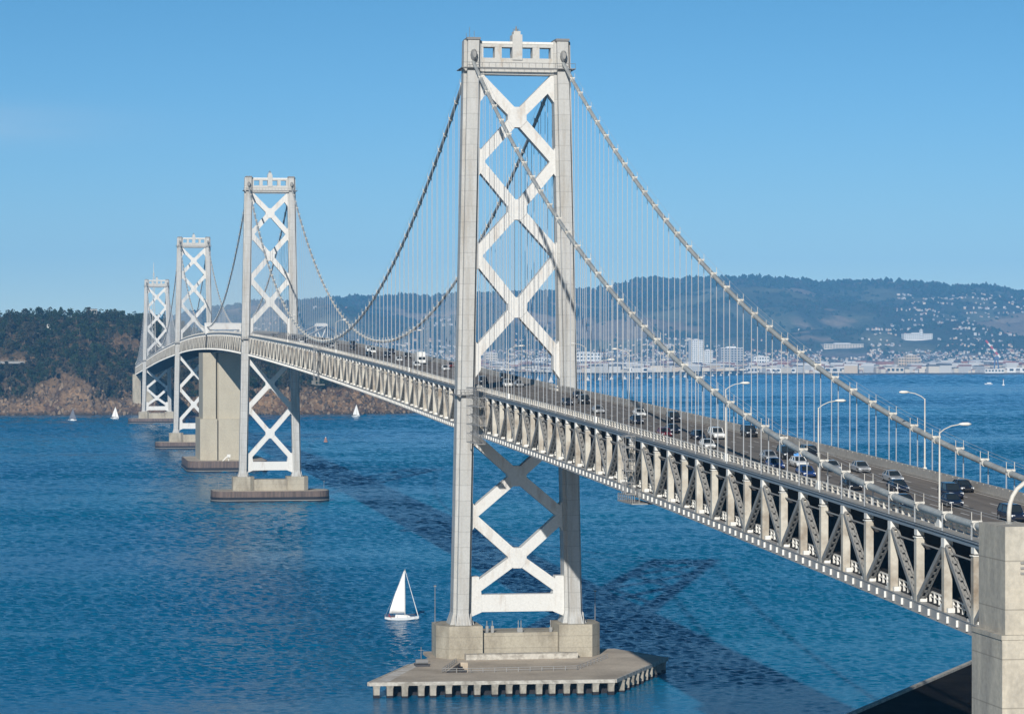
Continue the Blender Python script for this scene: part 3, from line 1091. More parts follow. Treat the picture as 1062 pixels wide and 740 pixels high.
def make_span(x0, x1, n, label, detail, phase=0):
    xs = nodes_for(x0, x1, n)
    t = thing('bridge_span', label, 'bridge deck', ((x0 + x1) / 2, 0, zb((x0 + x1) / 2)), 'double deck truss spans of the bridge')
    m = MB()
    strip(m, xs, -9.0, 9.0, lambda x: zb(x) + 9.15, lambda x: zb(x) + 9.5)
    ud = m.build('upper_deck', M['asphalt'], t)
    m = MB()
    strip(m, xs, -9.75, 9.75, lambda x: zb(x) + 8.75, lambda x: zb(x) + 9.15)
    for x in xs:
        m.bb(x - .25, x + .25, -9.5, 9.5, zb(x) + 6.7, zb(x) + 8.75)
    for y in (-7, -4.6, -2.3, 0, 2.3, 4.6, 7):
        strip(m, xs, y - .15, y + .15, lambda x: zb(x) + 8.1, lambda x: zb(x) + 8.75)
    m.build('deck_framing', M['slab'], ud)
    m = MB()
    for y in (5.4, 1.8, -1.8, -5.4):
        k = x0 + 3
        while k < x1 - 4:
            za, zb2 = zroad(k) + .005, zroad(k + 3) + .005
            m.add([(k, y - .09, za), (k + 3, y - .09, zb2), (k + 3, y + .09, zb2), (k, y + .09, za)], [(0, 1, 2, 3)])
            k += 11.0
    for y in (8.55, -8.55):
        for a, b in zip(xs[:-1], xs[1:]):
            za, zb2 = zroad(a) + .005, zroad(b) + .005
            m.add([(a, y - .07, za), (b, y - .07, zb2), (b, y + .07, zb2), (a, y + .07, za)], [(0, 1, 2, 3)])
    m.build('lane_markings', M['mark'], ud)
    m = MB()
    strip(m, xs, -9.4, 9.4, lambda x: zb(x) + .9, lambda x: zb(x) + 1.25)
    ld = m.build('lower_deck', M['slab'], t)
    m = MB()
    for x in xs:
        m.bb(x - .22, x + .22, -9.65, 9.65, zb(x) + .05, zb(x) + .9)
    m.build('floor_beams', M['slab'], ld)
    # edges: kerb/ledge + railing on both sides
    for sgn in (1, -1):
        m = MB()
        lo, hi = sorted((sgn * 9.0, sgn * 10.45))
        strip(m, xs, lo, hi, lambda x: zb(x) + 9.52, lambda x: zb(x) + 9.72)
        kb = m.build('kerb', M['kerb'], t)
        m = MB()
        k = x0 + .8
        while k < x1 - .4:
            z = zb(k)
            m.bb(k - .10, k + .10, min(sgn * 9.25, sgn * 9.62), max(sgn * 9.25, sgn * 9.62), z + 9.7, z + 10.62)
            k += 2.33
        lo, hi = sorted((sgn * 9.34, sgn * 9.56))
        strip(m, xs, lo, hi, lambda x: zb(x) + 10.48, lambda x: zb(x) + 10.66)
        strip(m, xs, lo + .04, hi - .04, lambda x: zb(x) + 10.08, lambda x: zb(x) + 10.2)
        if sgn < 0:
            strip(m, xs, -9.24, -9.14, lambda x: zb(x) + 9.7, lambda x: zb(x) + 10.5)
        m.build('railing', M['kerb'] if sgn < 0 else M['rail'], t)
        m = MB()
        lo, hi = sorted((sgn * 9.62, sgn * 10.42))
        strip(m, xs, lo, hi, lambda x: zb(x) + 8.82, lambda x: zb(x) + 9.16)
        strip(m, xs, lo + .2, hi - .25, lambda x: zb(x) + 9.16, lambda x: zb(x) + 9.52)
        if sgn > 0:
            m.tube([(x, 10.5, zb(x) + 9.36) for x in xs], .09, 6)
        m.build('top_chord', M['topchord'], t)
        m = MB()
        lo, hi = sorted((sgn * 9.66, sgn * 10.40))
        strip(m, xs, lo, hi, lambda x: zb(x) + .06, lambda x: zb(x) + 1.08)
        strip(m, xs, lo - .16, hi + .16, lambda x: zb(x) - .03, lambda x: zb(x) + .06)
        strip(m, xs, lo - .08, hi + .08, lambda x: zb(x) + 1.08, lambda x: zb(x) + 1.16)
        bc = m.build('bottom_chord', M['chord'], t)
        if sgn > 0:
            m = MB()
            for a, b in zip(xs[:-1], xs[1:]):
                for k in range(3):
                    x = lerp(a, b, (k + .5) / 3)
                    m.bb(x - .05, x + .05, 10.41, 10.64, zb(x) + .22, zb(x) + .92)
            kind(m.build('stiffeners', M['white'], bc), 'stuff')
        # web members
        if sgn > 0:
            for k, x in enumerate(xs):
                top = 7.95
                if 0 < k < n:
                    q = MB()
                    z = zb(x)
                    q.bb(x - .42, x + .42, 9.62, 10.5, z + 1.17, z + top)
                    p = q.build('truss_post', M['post'], t)
                    q = MB()
                    if (k + phase) % 2 == 0:
                        q.bb(x - .55, x + .5, 9.60, 10.54, z + top - .05, z + 8.83)
                    else:
                        q.bb(x - .5, x + .5, 9.66, 10.46, z + top + .25, z + 8.83)
                        q.bb(x - .5, x + .5, 9.6, 10.6, z + top, z + top + .12)
                    q.build('node_box', M['white'], p)
                if k < n:
                    xb = xs[k + 1]
                    up = (k + phase) % 2 == 0
                    a = Vector((x + (.5 if up else .1), TY, zb(x) + (7.9 if up else 1.15)))
                    b = Vector((xb - (.1 if up else .5), TY, zb(xb) + (1.15 if up else 7.9)))
                    q = MB()
                    d = (b - a).normalized()
                    nr = Vector((-d.z, 0, d.x))
                    if nr.x > 0:
                        nr = -nr
                    for s2 in (-1, 1):
                        q.beam(a + Vector((0, s2 * .36, 0)), b + Vector((0, s2 * .36, 0)), .10, .55, nr)
                    ln = (b - a).length
                    if detail > 1:
                        f0 = nr * .26
                        nh = 9
                        for i in range(nh + 1):
                            c0 = a + d * (ln * (i / nh) - .21) + f0
                            c1 = a + d * (ln * (i / nh) + .21) + f0
                            q.beam(c0, c1, .62, .03, nr)
                        for s2 in (-1, 1):
                            q.beam(a + f0 + Vector((0, s2 * .235, 0)), b + f0 + Vector((0, s2 * .235, 0)), .15, .03, nr)
                        q.beam(a - f0, b - f0, .62, .03, nr)
                    else:
                        q.beam(a, b, .62, .05, nr)
                    q.build('truss_diagonal', M['steel'], t)
            m = MB()   # thin longitudinal pipe below the top chord
            m.tube([(x, 9.9, zb(x) + 7.35) for x in xs], .10, 5)
            m.build('conduit', M['steel'], t)
            if detail > 1:
                m = MB()   # lower deck side rail and stepped gussets
                k = x0 + .6
                while k < x1 - .4:
                    m.bb(k - .09, k + .09, 9.05, 9.3, zb(k) + 1.25, zb(k) + 2.35)
                    k += 1.55
                strip(m, xs, 9.1, 9.28, lambda x: zb(x) + 2.25, lambda x: zb(x) + 2.4)
                strip(m, xs, 9.1, 9.24, lambda x: zb(x) + 1.75, lambda x: zb(x) + 1.86)
                m.build('lower_railing', M['white'], t)
                m = MB()
                for x in xs[1:-1]:
                    z = zb(x) + 1.16
                    m.bb(x + .5, x + 1.0, 9.45, 10.25, z, z + 1.25)
                    m.bb(x + 1.0, x + 1.7, 9.45, 10.25, z, z + .75)
                    m.bb(x + 1.7, x + 2.3, 9.45, 10.25, z, z + .35)
                    m.bb(x - 1.0, x - .5, 9.5, 10.25, z, z + .5)
                m.build('foot_gussets', M['white'], t)
        else:
            q = MB()
            for k, x in enumerate(xs):
                z = zb(x)
                if 0 < k < n:
                    q.bb(x - .3, x + .3, -10.45, -9.7, z + 1.17, z + 8.6)
                if k < n:
                    xb = xs[k + 1]
                    up = (k + phase) % 2 == 0
                    q.beam((x, -TY, z + (8.3 if up else 1.15)), (xb, -TY, zb(xb) + (1.15 if up else 8.3)), .6, .45)
            q.build('far_truss', M['steel'], t)
    return t

make_span(-482.0, -351.4, 14, 'approach deck behind the foreground pier, running out of frame', 1, 0)
make_span(-351.0, -4.6, 37, 'nearest deck span, from the foreground pier to the front tower', 2, 0)
make_span(4.6, 699.5, 76, 'long deck span between the front tower and the second tower', 2, 0)
make_span(708.7, 1053.5, 37, 'deck span from the second tower to the concrete anchorage', 1, 0)
make_span(1060.5, 1406.4, 37, 'deck span between the concrete anchorage and the third tower', 1, 0)
make_span(1415.6, 2110.4, 76, 'long deck span between the third and the farthest tower', 1, 0)
make_span(2119.6, 2466.0, 37, 'farthest deck span, from the last tower to the island', 1, 0)
m = MB()   # deck over the anchorage and at the towers
for a, b in ((-4.6, 4.6), (699.5, 708.7), (1053.5, 1060.5), (1406.4, 1415.6), (2110.4, 2119.6)):
    c = thing('bridge_span', {-4.6: 'short deck piece between the legs of the front tower', 699.5: 'short deck piece between the legs of the second tower',
                            1053.5: 'short deck piece on top of the concrete anchorage', 1406.4: 'short deck piece between the legs of the third tower',
                            2110.4: 'short deck piece between the legs of the farthest tower'}[a], 'bridge deck', ((a + b) / 2, 0, zb(a)), 'double deck truss spans of the bridge')
    q = MB()
    strip(q, [a, b], -8.4, 8.4, lambda x: zb(x) + 8.8, lambda x: zb(x) + 9.5)
    q.build('upper_deck', M['asphalt'], c)
    q = MB()
    strip(q, [a, b], -8.4, 8.4, lambda x: zb(x) + .3, lambda x: zb(x) + 1.25)
    q.build('lower_deck', M['slab'], c)
    q = MB()
    for s2 in (1, -1):
        strip(q, [a, b], s2 * 8.45 - .12, s2 * 8.45 + .12, lambda x: zb(x) + 10.3, lambda x: zb(x) + 10.66)
        strip(q, [a, b], s2 * 8.45 - .2, s2 * 8.45 + .2, lambda x: zb(x) + 9.5, lambda x: zb(x) + 9.9)
    q.build('railing', M['rail'], c)

# ================================================================== MAIN CABLES
ZS2, ZS3 = 135.3, 148.0
def cab(x):
    """height of the main cable's centre"""
    def seg(xa, za, xb, zb_, sag):
        t_ = (x - xa) / (xb - xa)
        return lerp(za, zb_, t_) - 4 * sag * t_ * (1 - t_)
    if x <= 0:
        return seg(-353, 52.6, 0, ZS2, 18.6)
    if x <= 704.1:
        return seg(0, ZS2, 704.1, ZS3, 68.0)
    if x <= 1055:
        return seg(704.1, ZS3, 1055, 84.5, 17.0)
    if x <= 1411:
        return seg(1059, 84.5, 1411, ZS3, 17.0)
    if x <= 2115:
        return seg(1411, ZS3, 2115, ZS2, 68.0)
    return seg(2115, ZS2, 2468, 56, 18.6)

def make_cable(xa, xb, sgn, label, split, lists, r=0.39):
    t = thing('main_cable', label, 'suspension cable', (xa, sgn * TY, cab(xa)), 'main suspension cables')
    y = sgn * TY
    m = MB()
    x = xa
    pts = []
    while x < xb:
        pts.append((x, y, cab(x)))
        x += 4.0 if not (-6 < x % 704 < 6) else 2.0
    pts.append((xb, y, cab(xb)))
    m.tube(pts, r, 10)
    m.build('cable', M['cable'], t, smooth=True)
    if split:
        m = MB()
        for s2 in (-.5, .5):
            m.tube([(p[0], p[1] + s2, p[2] + 1.35) for p in pts], .02, 4)
        m.build('hand_rope', M['rope'], t)
    cand = []
    for x in lists:
        zc, zk = cab(x), zb(x) + 9.7
        if zc - zk > 0.7:
            cand.append((x, zc, zk))
    cand.sort(key=lambda c: c[0])
    bs, ss = MB(), MB()
    for i, (x, zc, zk) in enumerate(cand):
        sl = (cab(x + .5) - cab(x - .5))
        dv = Vector((1, 0, sl)).normalized()
        p = Vector((x, y, zc))
        own = split and i < split
        bmb = MB() if own else bs
        bmb.tube([p - dv * .42, p + dv * .42], r + .09, 10)
        bmb.bb(x - .2, x + .2, y - .55, y + .55, zc + r - .12, zc + r + .12)
        if own:
            bmb.bb(x - .03, x + .03, y + .47, y + .53, zc + r, zc + r + 1.0)
            bmb.bb(x - .03, x + .03, y - .53, y - .47, zc + r, zc + r + 1.0)
        smb = MB() if own else ss
        for s2 in (-1, 1):
            smb.tube([(x + s2 * .13, y + .5, zk - .1), (x + s2 * .13, y + .5, zc)], .033, 5, False)
            smb.tube([(x + s2 * .13, y - .5, zk - .1), (x + s2 * .13, y - .5, zc)], .033, 5, False)
        if own:
            bmb.build('cable_band', M['rail'], t)
            smb.build('suspender', M['rope'], t)
    if bs.v:
        o = bs.build('cable_bands' if split else 'cable_band', M['rail'], t)
        kind(o, 'stuff')
        o = ss.build('suspenders' if split else 'suspender', M['rope'], t)
        kind(o, 'stuff')
    return t
L1 = nodes_for(-351.0, -4.6, 37)[1:-1] + nodes_for(4.6, 699.5, 76)[1:-1] + nodes_for(708.7, 1053.5, 37)[1:-1]
L2 = nodes_for(1060.5, 1406.4, 37)[1:-1] + nodes_for(1415.6, 2110.4, 76)[1:-1] + nodes_for(2119.6, 2466.0, 37)[1:-1]
make_cable(-352, 1055, 1, 'left main cable of the near bridge half, running into the foreground pier', 100, L1)
make_cable(-352, 1055, -1, 'right main cable of the near bridge half, on the far side of the road', 100, L1)
make_cable(1059, 2468, 1, 'left main cable of the far bridge half, beyond the anchorage', 0, L2)
make_cable(1059, 2468, -1, 'right main cable of the far bridge half, beyond the anchorage', 0, L2)

# ================================================================== STREET LAMPS
def make_lamp(sgn):
    """at the origin; arm points over the road"""
    t = thing('street_lamp', 'x', 'street lamp', (0, 0, 0), 'street lamps along the upper deck')
    m = MB()
    m.tube([(0, 0, 0), (0, 0, 9.9)], [.12, .075], 8)
    m.build('pole', M['rail'], t, world=False)
    m = MB()
    m.tube([(0, 0, 9.8), (0, -sgn * .5, 10.2), (0, -sgn * 1.3, 10.55), (0, -sgn * 2.3, 10.72)], .055, 6)
    m.build('arm', M['rail'], t, world=False)
    m = MB()
    m.loft([[(.22 * k * math.cos(a), -sgn * yy, 10.74 + .16 * k * math.sin(a)) for a in [math.pi * 2 * i / 8 for i in range(8)]] for yy, k in ((2.1, .4), (2.5, 1.1), (3.1, 1.2), (3.45, .4))])
    m.build('lamp_head', M['white'], t, world=False, smooth=True)
    m = MB()
    m.side([(-.5, -.1), (.95, -.1), (1.1, .15), (.15, 1.0), (-.3, 1.0)], -.25 if sgn > 0 else -.15, .15 if sgn > 0 else .25)
    m.build('bracket', M['white'], t, world=False)
    return t
lamp = {1: make_lamp(1), -1: make_lamp(-1)}
LX1 = [(-329.5, 'street lamp on the near railing, closest to the foreground pier'),
       (-282.7, 'second street lamp along the near railing from the foreground pier'),
       (-235.5, 'third street lamp along the near railing from the foreground pier'),
       (-142, 'fourth street lamp along the near railing from the foreground pier'),
       (-50, 'last near-railing street lamp before the front tower')]
LX2 = [(-262.4, 'street lamp on the far railing nearest the right edge, against the water'),
       (-75, 'second street lamp along the far railing from the right edge'),
       (-30, 'last far-railing street lamp before the front tower')]
far_lamp_note = 'pale street lamp on the bridge deck beyond the front tower'
for x in range(110, 690, 188):
    LX1.append((x, far_lamp_note))
for sgn, lst in ((1, LX1), (-1, LX2)):
    for i, (x, lb) in enumerate(lst):
        loc = (x, sgn * 9.95, zb(x) + 9.72)
        if i == 0:
            o = lamp[sgn]
            o.location = loc
            o['label'] = lb
        else:
            o = copy_tree(lamp[sgn], loc=loc, label=lb)

# ================================================================== VEHICLES
def paint(name, c, metal=0.0):
    m = mat(name, c, 0.25, metal, 0.6)
    m.node_tree.nodes['Principled BSDF'].inputs['Coat Weight'].default_value = 0.4
    return m
PC = dict(black=paint('car_black', (0.012, 0.013, 0.018)), navy=paint('car_navy', (0.010, 0.017, 0.040)), blue=paint('car_blue', (0.015, 0.05, 0.20)),
          white=paint('car_white', (0.72, 0.72, 0.70)), silver=paint('car_silver', (0.42, 0.43, 0.44), 0.3), red=paint('car_red', (0.14, 0.01, 0.018)),
          grey=paint('car_grey', (0.11, 0.12, 0.13)))
M['glass'] = mat('car_glass', (0.02, 0.028, 0.035), 0.08, 0, 0.6)
M['tyre'] = mat('tyre', (0.018, 0.018, 0.018), 0.9)
M['rim'] = mat('wheel_rim', (0.4, 0.4, 0.4), 0.4, 0.5)
M['hlamp'] = mat('headlight_lens', (0.75, 0.77, 0.78), 0.15, 0, 0.7)
M['tlamp'] = mat('taillight_lens', (0.35, 0.02, 0.02), 0.3)
M['plate'] = mat('bumper_dark', (0.03, 0.03, 0.03), 0.7)

SPEC = {   # stations (x, half width, bottom, belt height), cabin (x front low, x front top, x rear top, x rear low, roof z)
    'sedan': dict(st=[(-2.3, .62, .38, .58), (-2.15, .80, .24, .72), (-1.2, .90, .20, .86), (.0, .92, .20, .93), (1.3, .91, .20, .97), (2.1, .84, .26, .93), (2.3, .66, .38, .78)],
                  cab=(-1.05, -.25, .95, 1.75, 1.44), wh=(-1.42, 1.38), r=.33),
    'suv': dict(st=[(-2.35, .68, .45, .75), (-2.2, .86, .30, .95), (-1.2, .94, .28, 1.08), (.0, .95, .28, 1.12), (1.5, .95, .28, 1.14), (2.25, .90, .32, 1.12), (2.38, .76, .45, .95)],
                cab=(-1.05, -.45, 1.85, 2.25, 1.82), wh=(-1.45, 1.45), r=.38),
    'van': dict(st=[(-2.5, .72, .42, .85), (-2.35, .92, .28, 1.05), (-1.5, .98, .26, 1.2), (.0, .99, .26, 1.25), (1.6, .99, .26, 1.25), (2.4, .96, .3, 1.25), (2.5, .9, .42, 1.1)],
                cab=(-1.75, -1.0, 2.3, 2.45, 2.1), wh=(-1.65, 1.6), r=.36)}
def make_car(kind_):
    sp = SPEC[kind_]
    t = thing(kind_, 'x', 'car', (0, 0, 0))
    m = MB()
    rings = []
    for x, w, zl, zh in sp['st']:
        rings.append([(x, -w * .9, zl), (x, w * .9, zl), (x, w, lerp(zl, zh, .35)), (x, w * .97, lerp(zl, zh, .8)), (x, w * .86, zh), (x, -w * .86, zh), (x, -w * .97, lerp(zl, zh, .8)), (x, -w, lerp(zl, zh, .35))])
    m.loft(rings)
    a, b, c, d, zr = sp['cab']
    wb_, wt = .80, .62
    if kind_ != 'sedan':
        wb_, wt = .86, .74
    zbelt = sp['st'][3][3] - .06
    # roof panel and pillars
    m.loft([[(b - .05, -wt, zr - .05), (b - .05, wt, zr - .05), (c + .05, wt, zr - .05), (c + .05, -wt, zr - .05)],
            [(b + .12, -wt + .1, zr), (b + .12, wt - .1, zr), (c - .12, wt - .1, zr), (c - .12, -wt + .1, zr)]])
    for s2 in (1, -1):
        for p, q in (((a, zbelt), (b, zr - .04)), (((a + d) / 2 + .15, zbelt), ((b + c) / 2 + .1, zr - .04)), ((d, zbelt), (c, zr - .04))):
            m.beam((p[0], s2 * (wb_ + .01), p[1]), (q[0], s2 * (wt + .01), q[1]), .09, .05, (1, 0, 0))
    m.build('body', PC['black'], t, world=False)
    m = MB()
    m.loft([[(a, -wb_, zbelt), (a, wb_, zbelt), (d, wb_, zbelt), (d, -wb_, zbelt)], [(b, -wt, zr - .055), (b, wt, zr - .055), (c, wt, zr - .055), (c, -wt, zr - .055)]])
    m.build('windows', M['glass'], t, world=False)
    for x in sp['wh']:
        for s2 in (1, -1):
            w = sp['st'][2][1]
            m = MB()
            m.tube([(x, s2 * (w - .2), sp['r']), (x, s2 * (w + .02), sp['r'])], sp['r'], 14)
            wh = m.build('wheel', M['tyre'], t, world=False)
            m = MB()
            m.tube([(x, s2 * (w + .02), sp['r']), (x, s2 * (w + .035), sp['r'])], sp['r'] * .62, 10)
            m.build('rim', M['rim'], wh, world=False)
    st = sp['st'][1]
    for s2 in (1, -1):
        m = MB()
        zz = lerp(st[2], st[3], .72)
        m.loft([[(st[0] - .10, s2 * st[1] * .95, zz - .09), (st[0] - .13, s2 * st[1] * .52, zz - .09), (st[0] - .13, s2 * st[1] * .52, zz + .08), (st[0] - .08, s2 * st[1] * .95, zz + .10)],
                [(st[0] + .12, s2 * st[1] * 1.03, zz - .09), (st[0] + .12, s2 * st[1] * .52, zz - .09), (st[0] + .12, s2 * st[1] * .52, zz + .08), (st[0] + .14, s2 * st[1] * 1.03, zz + .10)]])
        m.build('headlight', M['hlamp'], t, world=False)
        m = MB()
        st2 = sp['st'][-2]
        z2 = lerp(st2[2], st2[3], .75)
        m.bb(st2[0] + .02, st2[0] + .16, min(s2 * st2[1] * .6, s2 * st2[1] * .93), max(s2 * st2[1] * .6, s2 * st2[1] * .93), z2 - .1, z2 + .1)
        m.build('taillight', M['tlamp'], t, world=False)
    m = MB()
    f = sp['st'][0]
    m.bb(f[0] - .03, f[0] + .1, -f[1] * .7, f[1] * .7, f[2] + .01, f[2] + .12)
    m.build('grille', M['plate'], t, world=False)
    return t
PROTO = {}
def make_truck():
    t = thing('box_truck', 'x', 'truck', (0, 0, 0))
    m = MB()
    m.side([(-3.6, .5), (-3.6, 1.3), (-3.2, 2.2), (-2.9, 2.3), (-1.9, 2.3), (-1.9, .5)], -1.05, 1.05)
    m.build('body', PC['white'], t, world=False)
    m = MB()
    m.bb(-1.75, 3.8, -1.2, 1.2, .85, 3.5)
    m.build('cargo_box', PC['white'], t, world=False)
    m = MB()
    m.side([(-3.62, 1.35), (-3.26, 2.12), (-3.2, 2.12), (-3.5, 1.35)], -.95, .95)
    m.bb(-3.1, -2.3, 1.052, 1.07, 1.4, 2.1)
    m.bb(-3.1, -2.3, -1.07, -1.052, 1.4, 2.1)
    m.build('windows', M['glass'], t, world=False)
    for x in (-2.8, 2.4):
        for s2 in (1, -1):
            m = MB()
            m.tube([(x, s2 * .8, .45), (x, s2 * 1.08, .45)], .45, 14)
            m.build('wheel', M['tyre'], t, world=False)
    m = MB()
    m.bb(-3.5, 3.7, -.5, .5, .5, .84)
    m.build('chassis', M['plate'], t, world=False)
    for s2 in (1, -1):
        m = MB()
        m.bb(-3.66, -3.58, s2 * .8 - .15, s2 * .8 + .15, .75, .98)
        m.build('headlight', M['hlamp'], t, world=False)
    return t

NEAR, FAR_G = 'cars on the near deck span', 'cars on the deck beyond the front tower'
CARS = [
    ('sedan', 'black', -285, -7.4, 'dark sedan alone in the far lane near the right edge'),
    ('suv', 'navy', -294, -3.0, 'dark SUV behind the nearest street lamp pole'),
    ('sedan', 'navy', -304, 0.3, 'dark sedan half hidden by the near cable beside the first lamp'),
    ('sedan', 'navy', -304, 5.9, 'dark blue sedan in the near lane, left of the first street lamp'),
    ('sedan', 'silver', -270, -3.3, 'silver sedan just ahead of a dark car in the middle lanes'),
    ('sedan', 'navy', -284, 0.4, 'dark sedan directly left of the silver sedan in the middle lanes, left of the lamp'),
    ('sedan', 'black', -281, 5.4, 'black sedan in the near lane below the second street lamp'),
    ('sedan', 'silver', -254, -3.8, 'silver sedan with dark windows in the middle of the road'),
    ('sedan', 'silver', -252, -0.4, 'silver car beside the second near-railing street lamp'),
    ('suv', 'navy', -322, -0.6, 'dark car nearest the right edge, behind the curved pipe'),
    ('suv', 'black', -228, -4.0, 'black SUV in the fourth lane, crossing behind the near cable'),
    ('sedan', 'white', -244, 1.9, 'white sedan with a blue bundle on its roof'),
    ('sedan', 'blue', -261, 5.6, 'dark blue car in the near lane beside the railing, behind the black sedan'),
    ('sedan', 'blue', -247, 6.0, 'bright blue sedan in the near lane'),
    ('sedan', 'silver', -233, 3.2, 'silver car between the bright blue sedan and a black SUV'),
    ('suv', 'black', -229, -0.4, 'black SUV ahead of the white sedan with the blue bundle'),
    ('suv', 'black', -180, -7.4, 'black pickup-like SUV alone in the far lane'),
    ('suv', 'white', -185, -0.9, 'white SUV in the middle lanes'),
    ('sedan', 'white', -207, 5.8, 'white sedan in the near lane with a dark car behind it'),
    ('sedan', 'navy', -186, 2.3, 'dark blue car following the white sedan and beside the white SUV'),
    ('suv', 'black', -138, -4.6, 'black SUV in the far middle lane, halfway along the near span'),
    ('sedan', 'navy', -169, 2.5, 'dark car beside a small red car'),
    ('sedan', 'red', -179, 6.1, 'small dark red car close to the near railing'),
    ('sedan', 'white', -119, -2.6, 'white car ahead of a dark one, left of the red car'),
    ('sedan', 'navy', -142, 2.8, 'dark blue car just in front of a white one'),
    ('sedan', 'silver', -107, 2.6, 'silver car alone in the middle lanes near the tower'),
    ('suv', 'black', -70, -1.9, 'black SUV paired with a dark car right of the front tower'),
    ('sedan', 'navy', -74, 2.3, 'dark car on the left of a black SUV, right of the front tower'),
    ('suv', 'white', 16, -0.6, 'white SUV seen through the legs of the front tower'),
    ('sedan', 'silver', 18, -3.6, 'silver car right behind the white SUV between the tower legs'),
    ('suv', 'navy', 34, 2.2, 'dark SUV beside the front tower left leg'),
    ('suv', 'black', 58, -6.6, 'black SUV seen high between the tower legs'),
    ('sedan', 'grey', 48, -7.6, 'grey car near the right leg of the front tower'),
    ('sedan', 'navy', -42, -6.0, 'dark car in the far lane just right of the front tower'),
    ('truck', 'white', 177, -1.9, 'white box truck left of the front tower'),
    ('sedan', 'white', 203, 1.0, 'white car left of the box truck'),
    ('sedan', 'white', 155, 2.0, 'white car just below the box truck'),
    ('sedan', 'white', 123, -1.5, 'white sedan nearest the left leg of the front tower'),
    ('sedan', 'red', 147, -6.3, 'dark red car by the left leg of the front tower'),
    ('van', 'white', 297, -2.0, 'white van farther back beyond the front tower'),
    ('suv', 'black', 236, -5.6, 'black SUV in the far lanes behind the box truck'),
    ('suv', 'navy', 248, -0.8, 'dark SUV midway between the towers'),
]
for i, x in enumerate([268, 289, 320, 343, 366, 388, 407, 430, 448, 470, 498, 520, 545, 575, 610, 640]):
    CARS.append((('sedan', 'suv', 'van', 'sedan')[i % 4], ('black', 'navy', 'white', 'black', 'grey', 'silver', 'navy')[i % 7], x, (2.5, -3.4, 5.9, -7.2, -.4)[(i * 3) % 5], 'tiny distant car on the long deck span'))
for kd, colr, x, y, lb in CARS:
    loc = (x, y, zroad(x) + .01)
    if kd not in PROTO:
        PROTO[kd] = make_truck() if kd == 'truck' else make_car(kd)
        KIDS[PROTO[kd].name] = list(PROTO[kd].children)
        o = PROTO[kd]
        o.location = loc
    else:
        o = copy_tree(PROTO[kd], loc=loc)
    o['label'] = lb
    o['group'] = NEAR if x < 0 else FAR_G
    o.rotation_euler = (0, -math.atan((zb(x + 2) - zb(x - 2)) / 4), 0)
    for ch in o.children:
        if ch.name.split('.')[0] in ('body', 'cargo_box'):
            ch.material_slots[0].link = 'OBJECT'
            ch.material_slots[0].material = PC[colr]
# the bundle on the white sedan
bd = MB()
bd.blob((-244 + .3, 1.9, zroad(-244) + 1.62), .55, 5, 2, .45)
tag(bd.build('bundle', paint('blue_tarp', (0.12, 0.35, 0.75)), off=(-243.7, 1.9, zroad(-244) + 1.45)), 'light blue bundle tied on the white sedan roof', 'bundle')
for o in bpy.data.objects:
    if o.name.startswith('bundle'):
        pass

# ================================================================== SCAFFOLDS ON THE TRUSS
def scaffold(x0, x1, z0, z1, label, plat=False, y0=10.8, y1=12.3):
    t = thing('scaffold', label, 'scaffold', ((x0 + x1) / 2, 11, z0))
    m = MB()
    nx = max(2, int((x1 - x0) / 1.8))
    nz_ = max(3, int((z1 - z0) / 1.7))
    for i in range(nx + 1):
        for y in (y0, y1):
            x = lerp(x0, x1, i / nx)
            m.tube([(x, y, z0), (x, y, z1)], .045, 4)
    for j in range(nz_ + 1):
        z = lerp(z0, z1, j / nz_)
        for y in (y0, y1):
            m.tube([(x0, y, z), (x1, y, z)], .05, 4)
        for x in (x0, x1):
            m.tube([(x, y0, z), (x, y1, z)], .05, 4)
        if j < nz_:
            for y in (y0, y1):
                m.tube([(x0, y, z), (x1, y, lerp(z0, z1, (j + 1) / nz_))], .04, 4)
    m.build('frame', M['chord'], t)
    m = MB()
    for j in range(0, nz_ + 1, 2):
        z = lerp(z0, z1, j / nz_) + .08
        m.bb(x0, x1, y0, y1, z, z + .06)
    m.build('boards', M['saddle'], t)
    if plat:
        m = MB()
        m.bb(x0 - 7, x1 + 1, 9.5, 12.8, z0 - 1.2, z0 - 1.0)
        railing(m, [(x0 - 7, 12.7), (x1 + 1, 12.7)], z0 - 1.0, 1.1, 1.5)
        for x in (x0 - 6.5, x0 - 3, x1 + .5):
            m.tube([(x, 11.5, z0 - 1.0), (x, 11.5, z0 + 1.2)], .08, 4)
        m.build('platform', M['saddle'], t)
    return t
scaffold(-25, -8, 50.6, 62.4, 'tall lattice scaffold on the truss beside the front tower')
scaffold(-179, -176, 47.8, 57.0, 'narrow scaffold with hanging platform halfway along the near span', True)
scaffold(346, 352, 60.0, 72.5, 'pale scaffold on the truss at mid span, between the front and second towers', True)

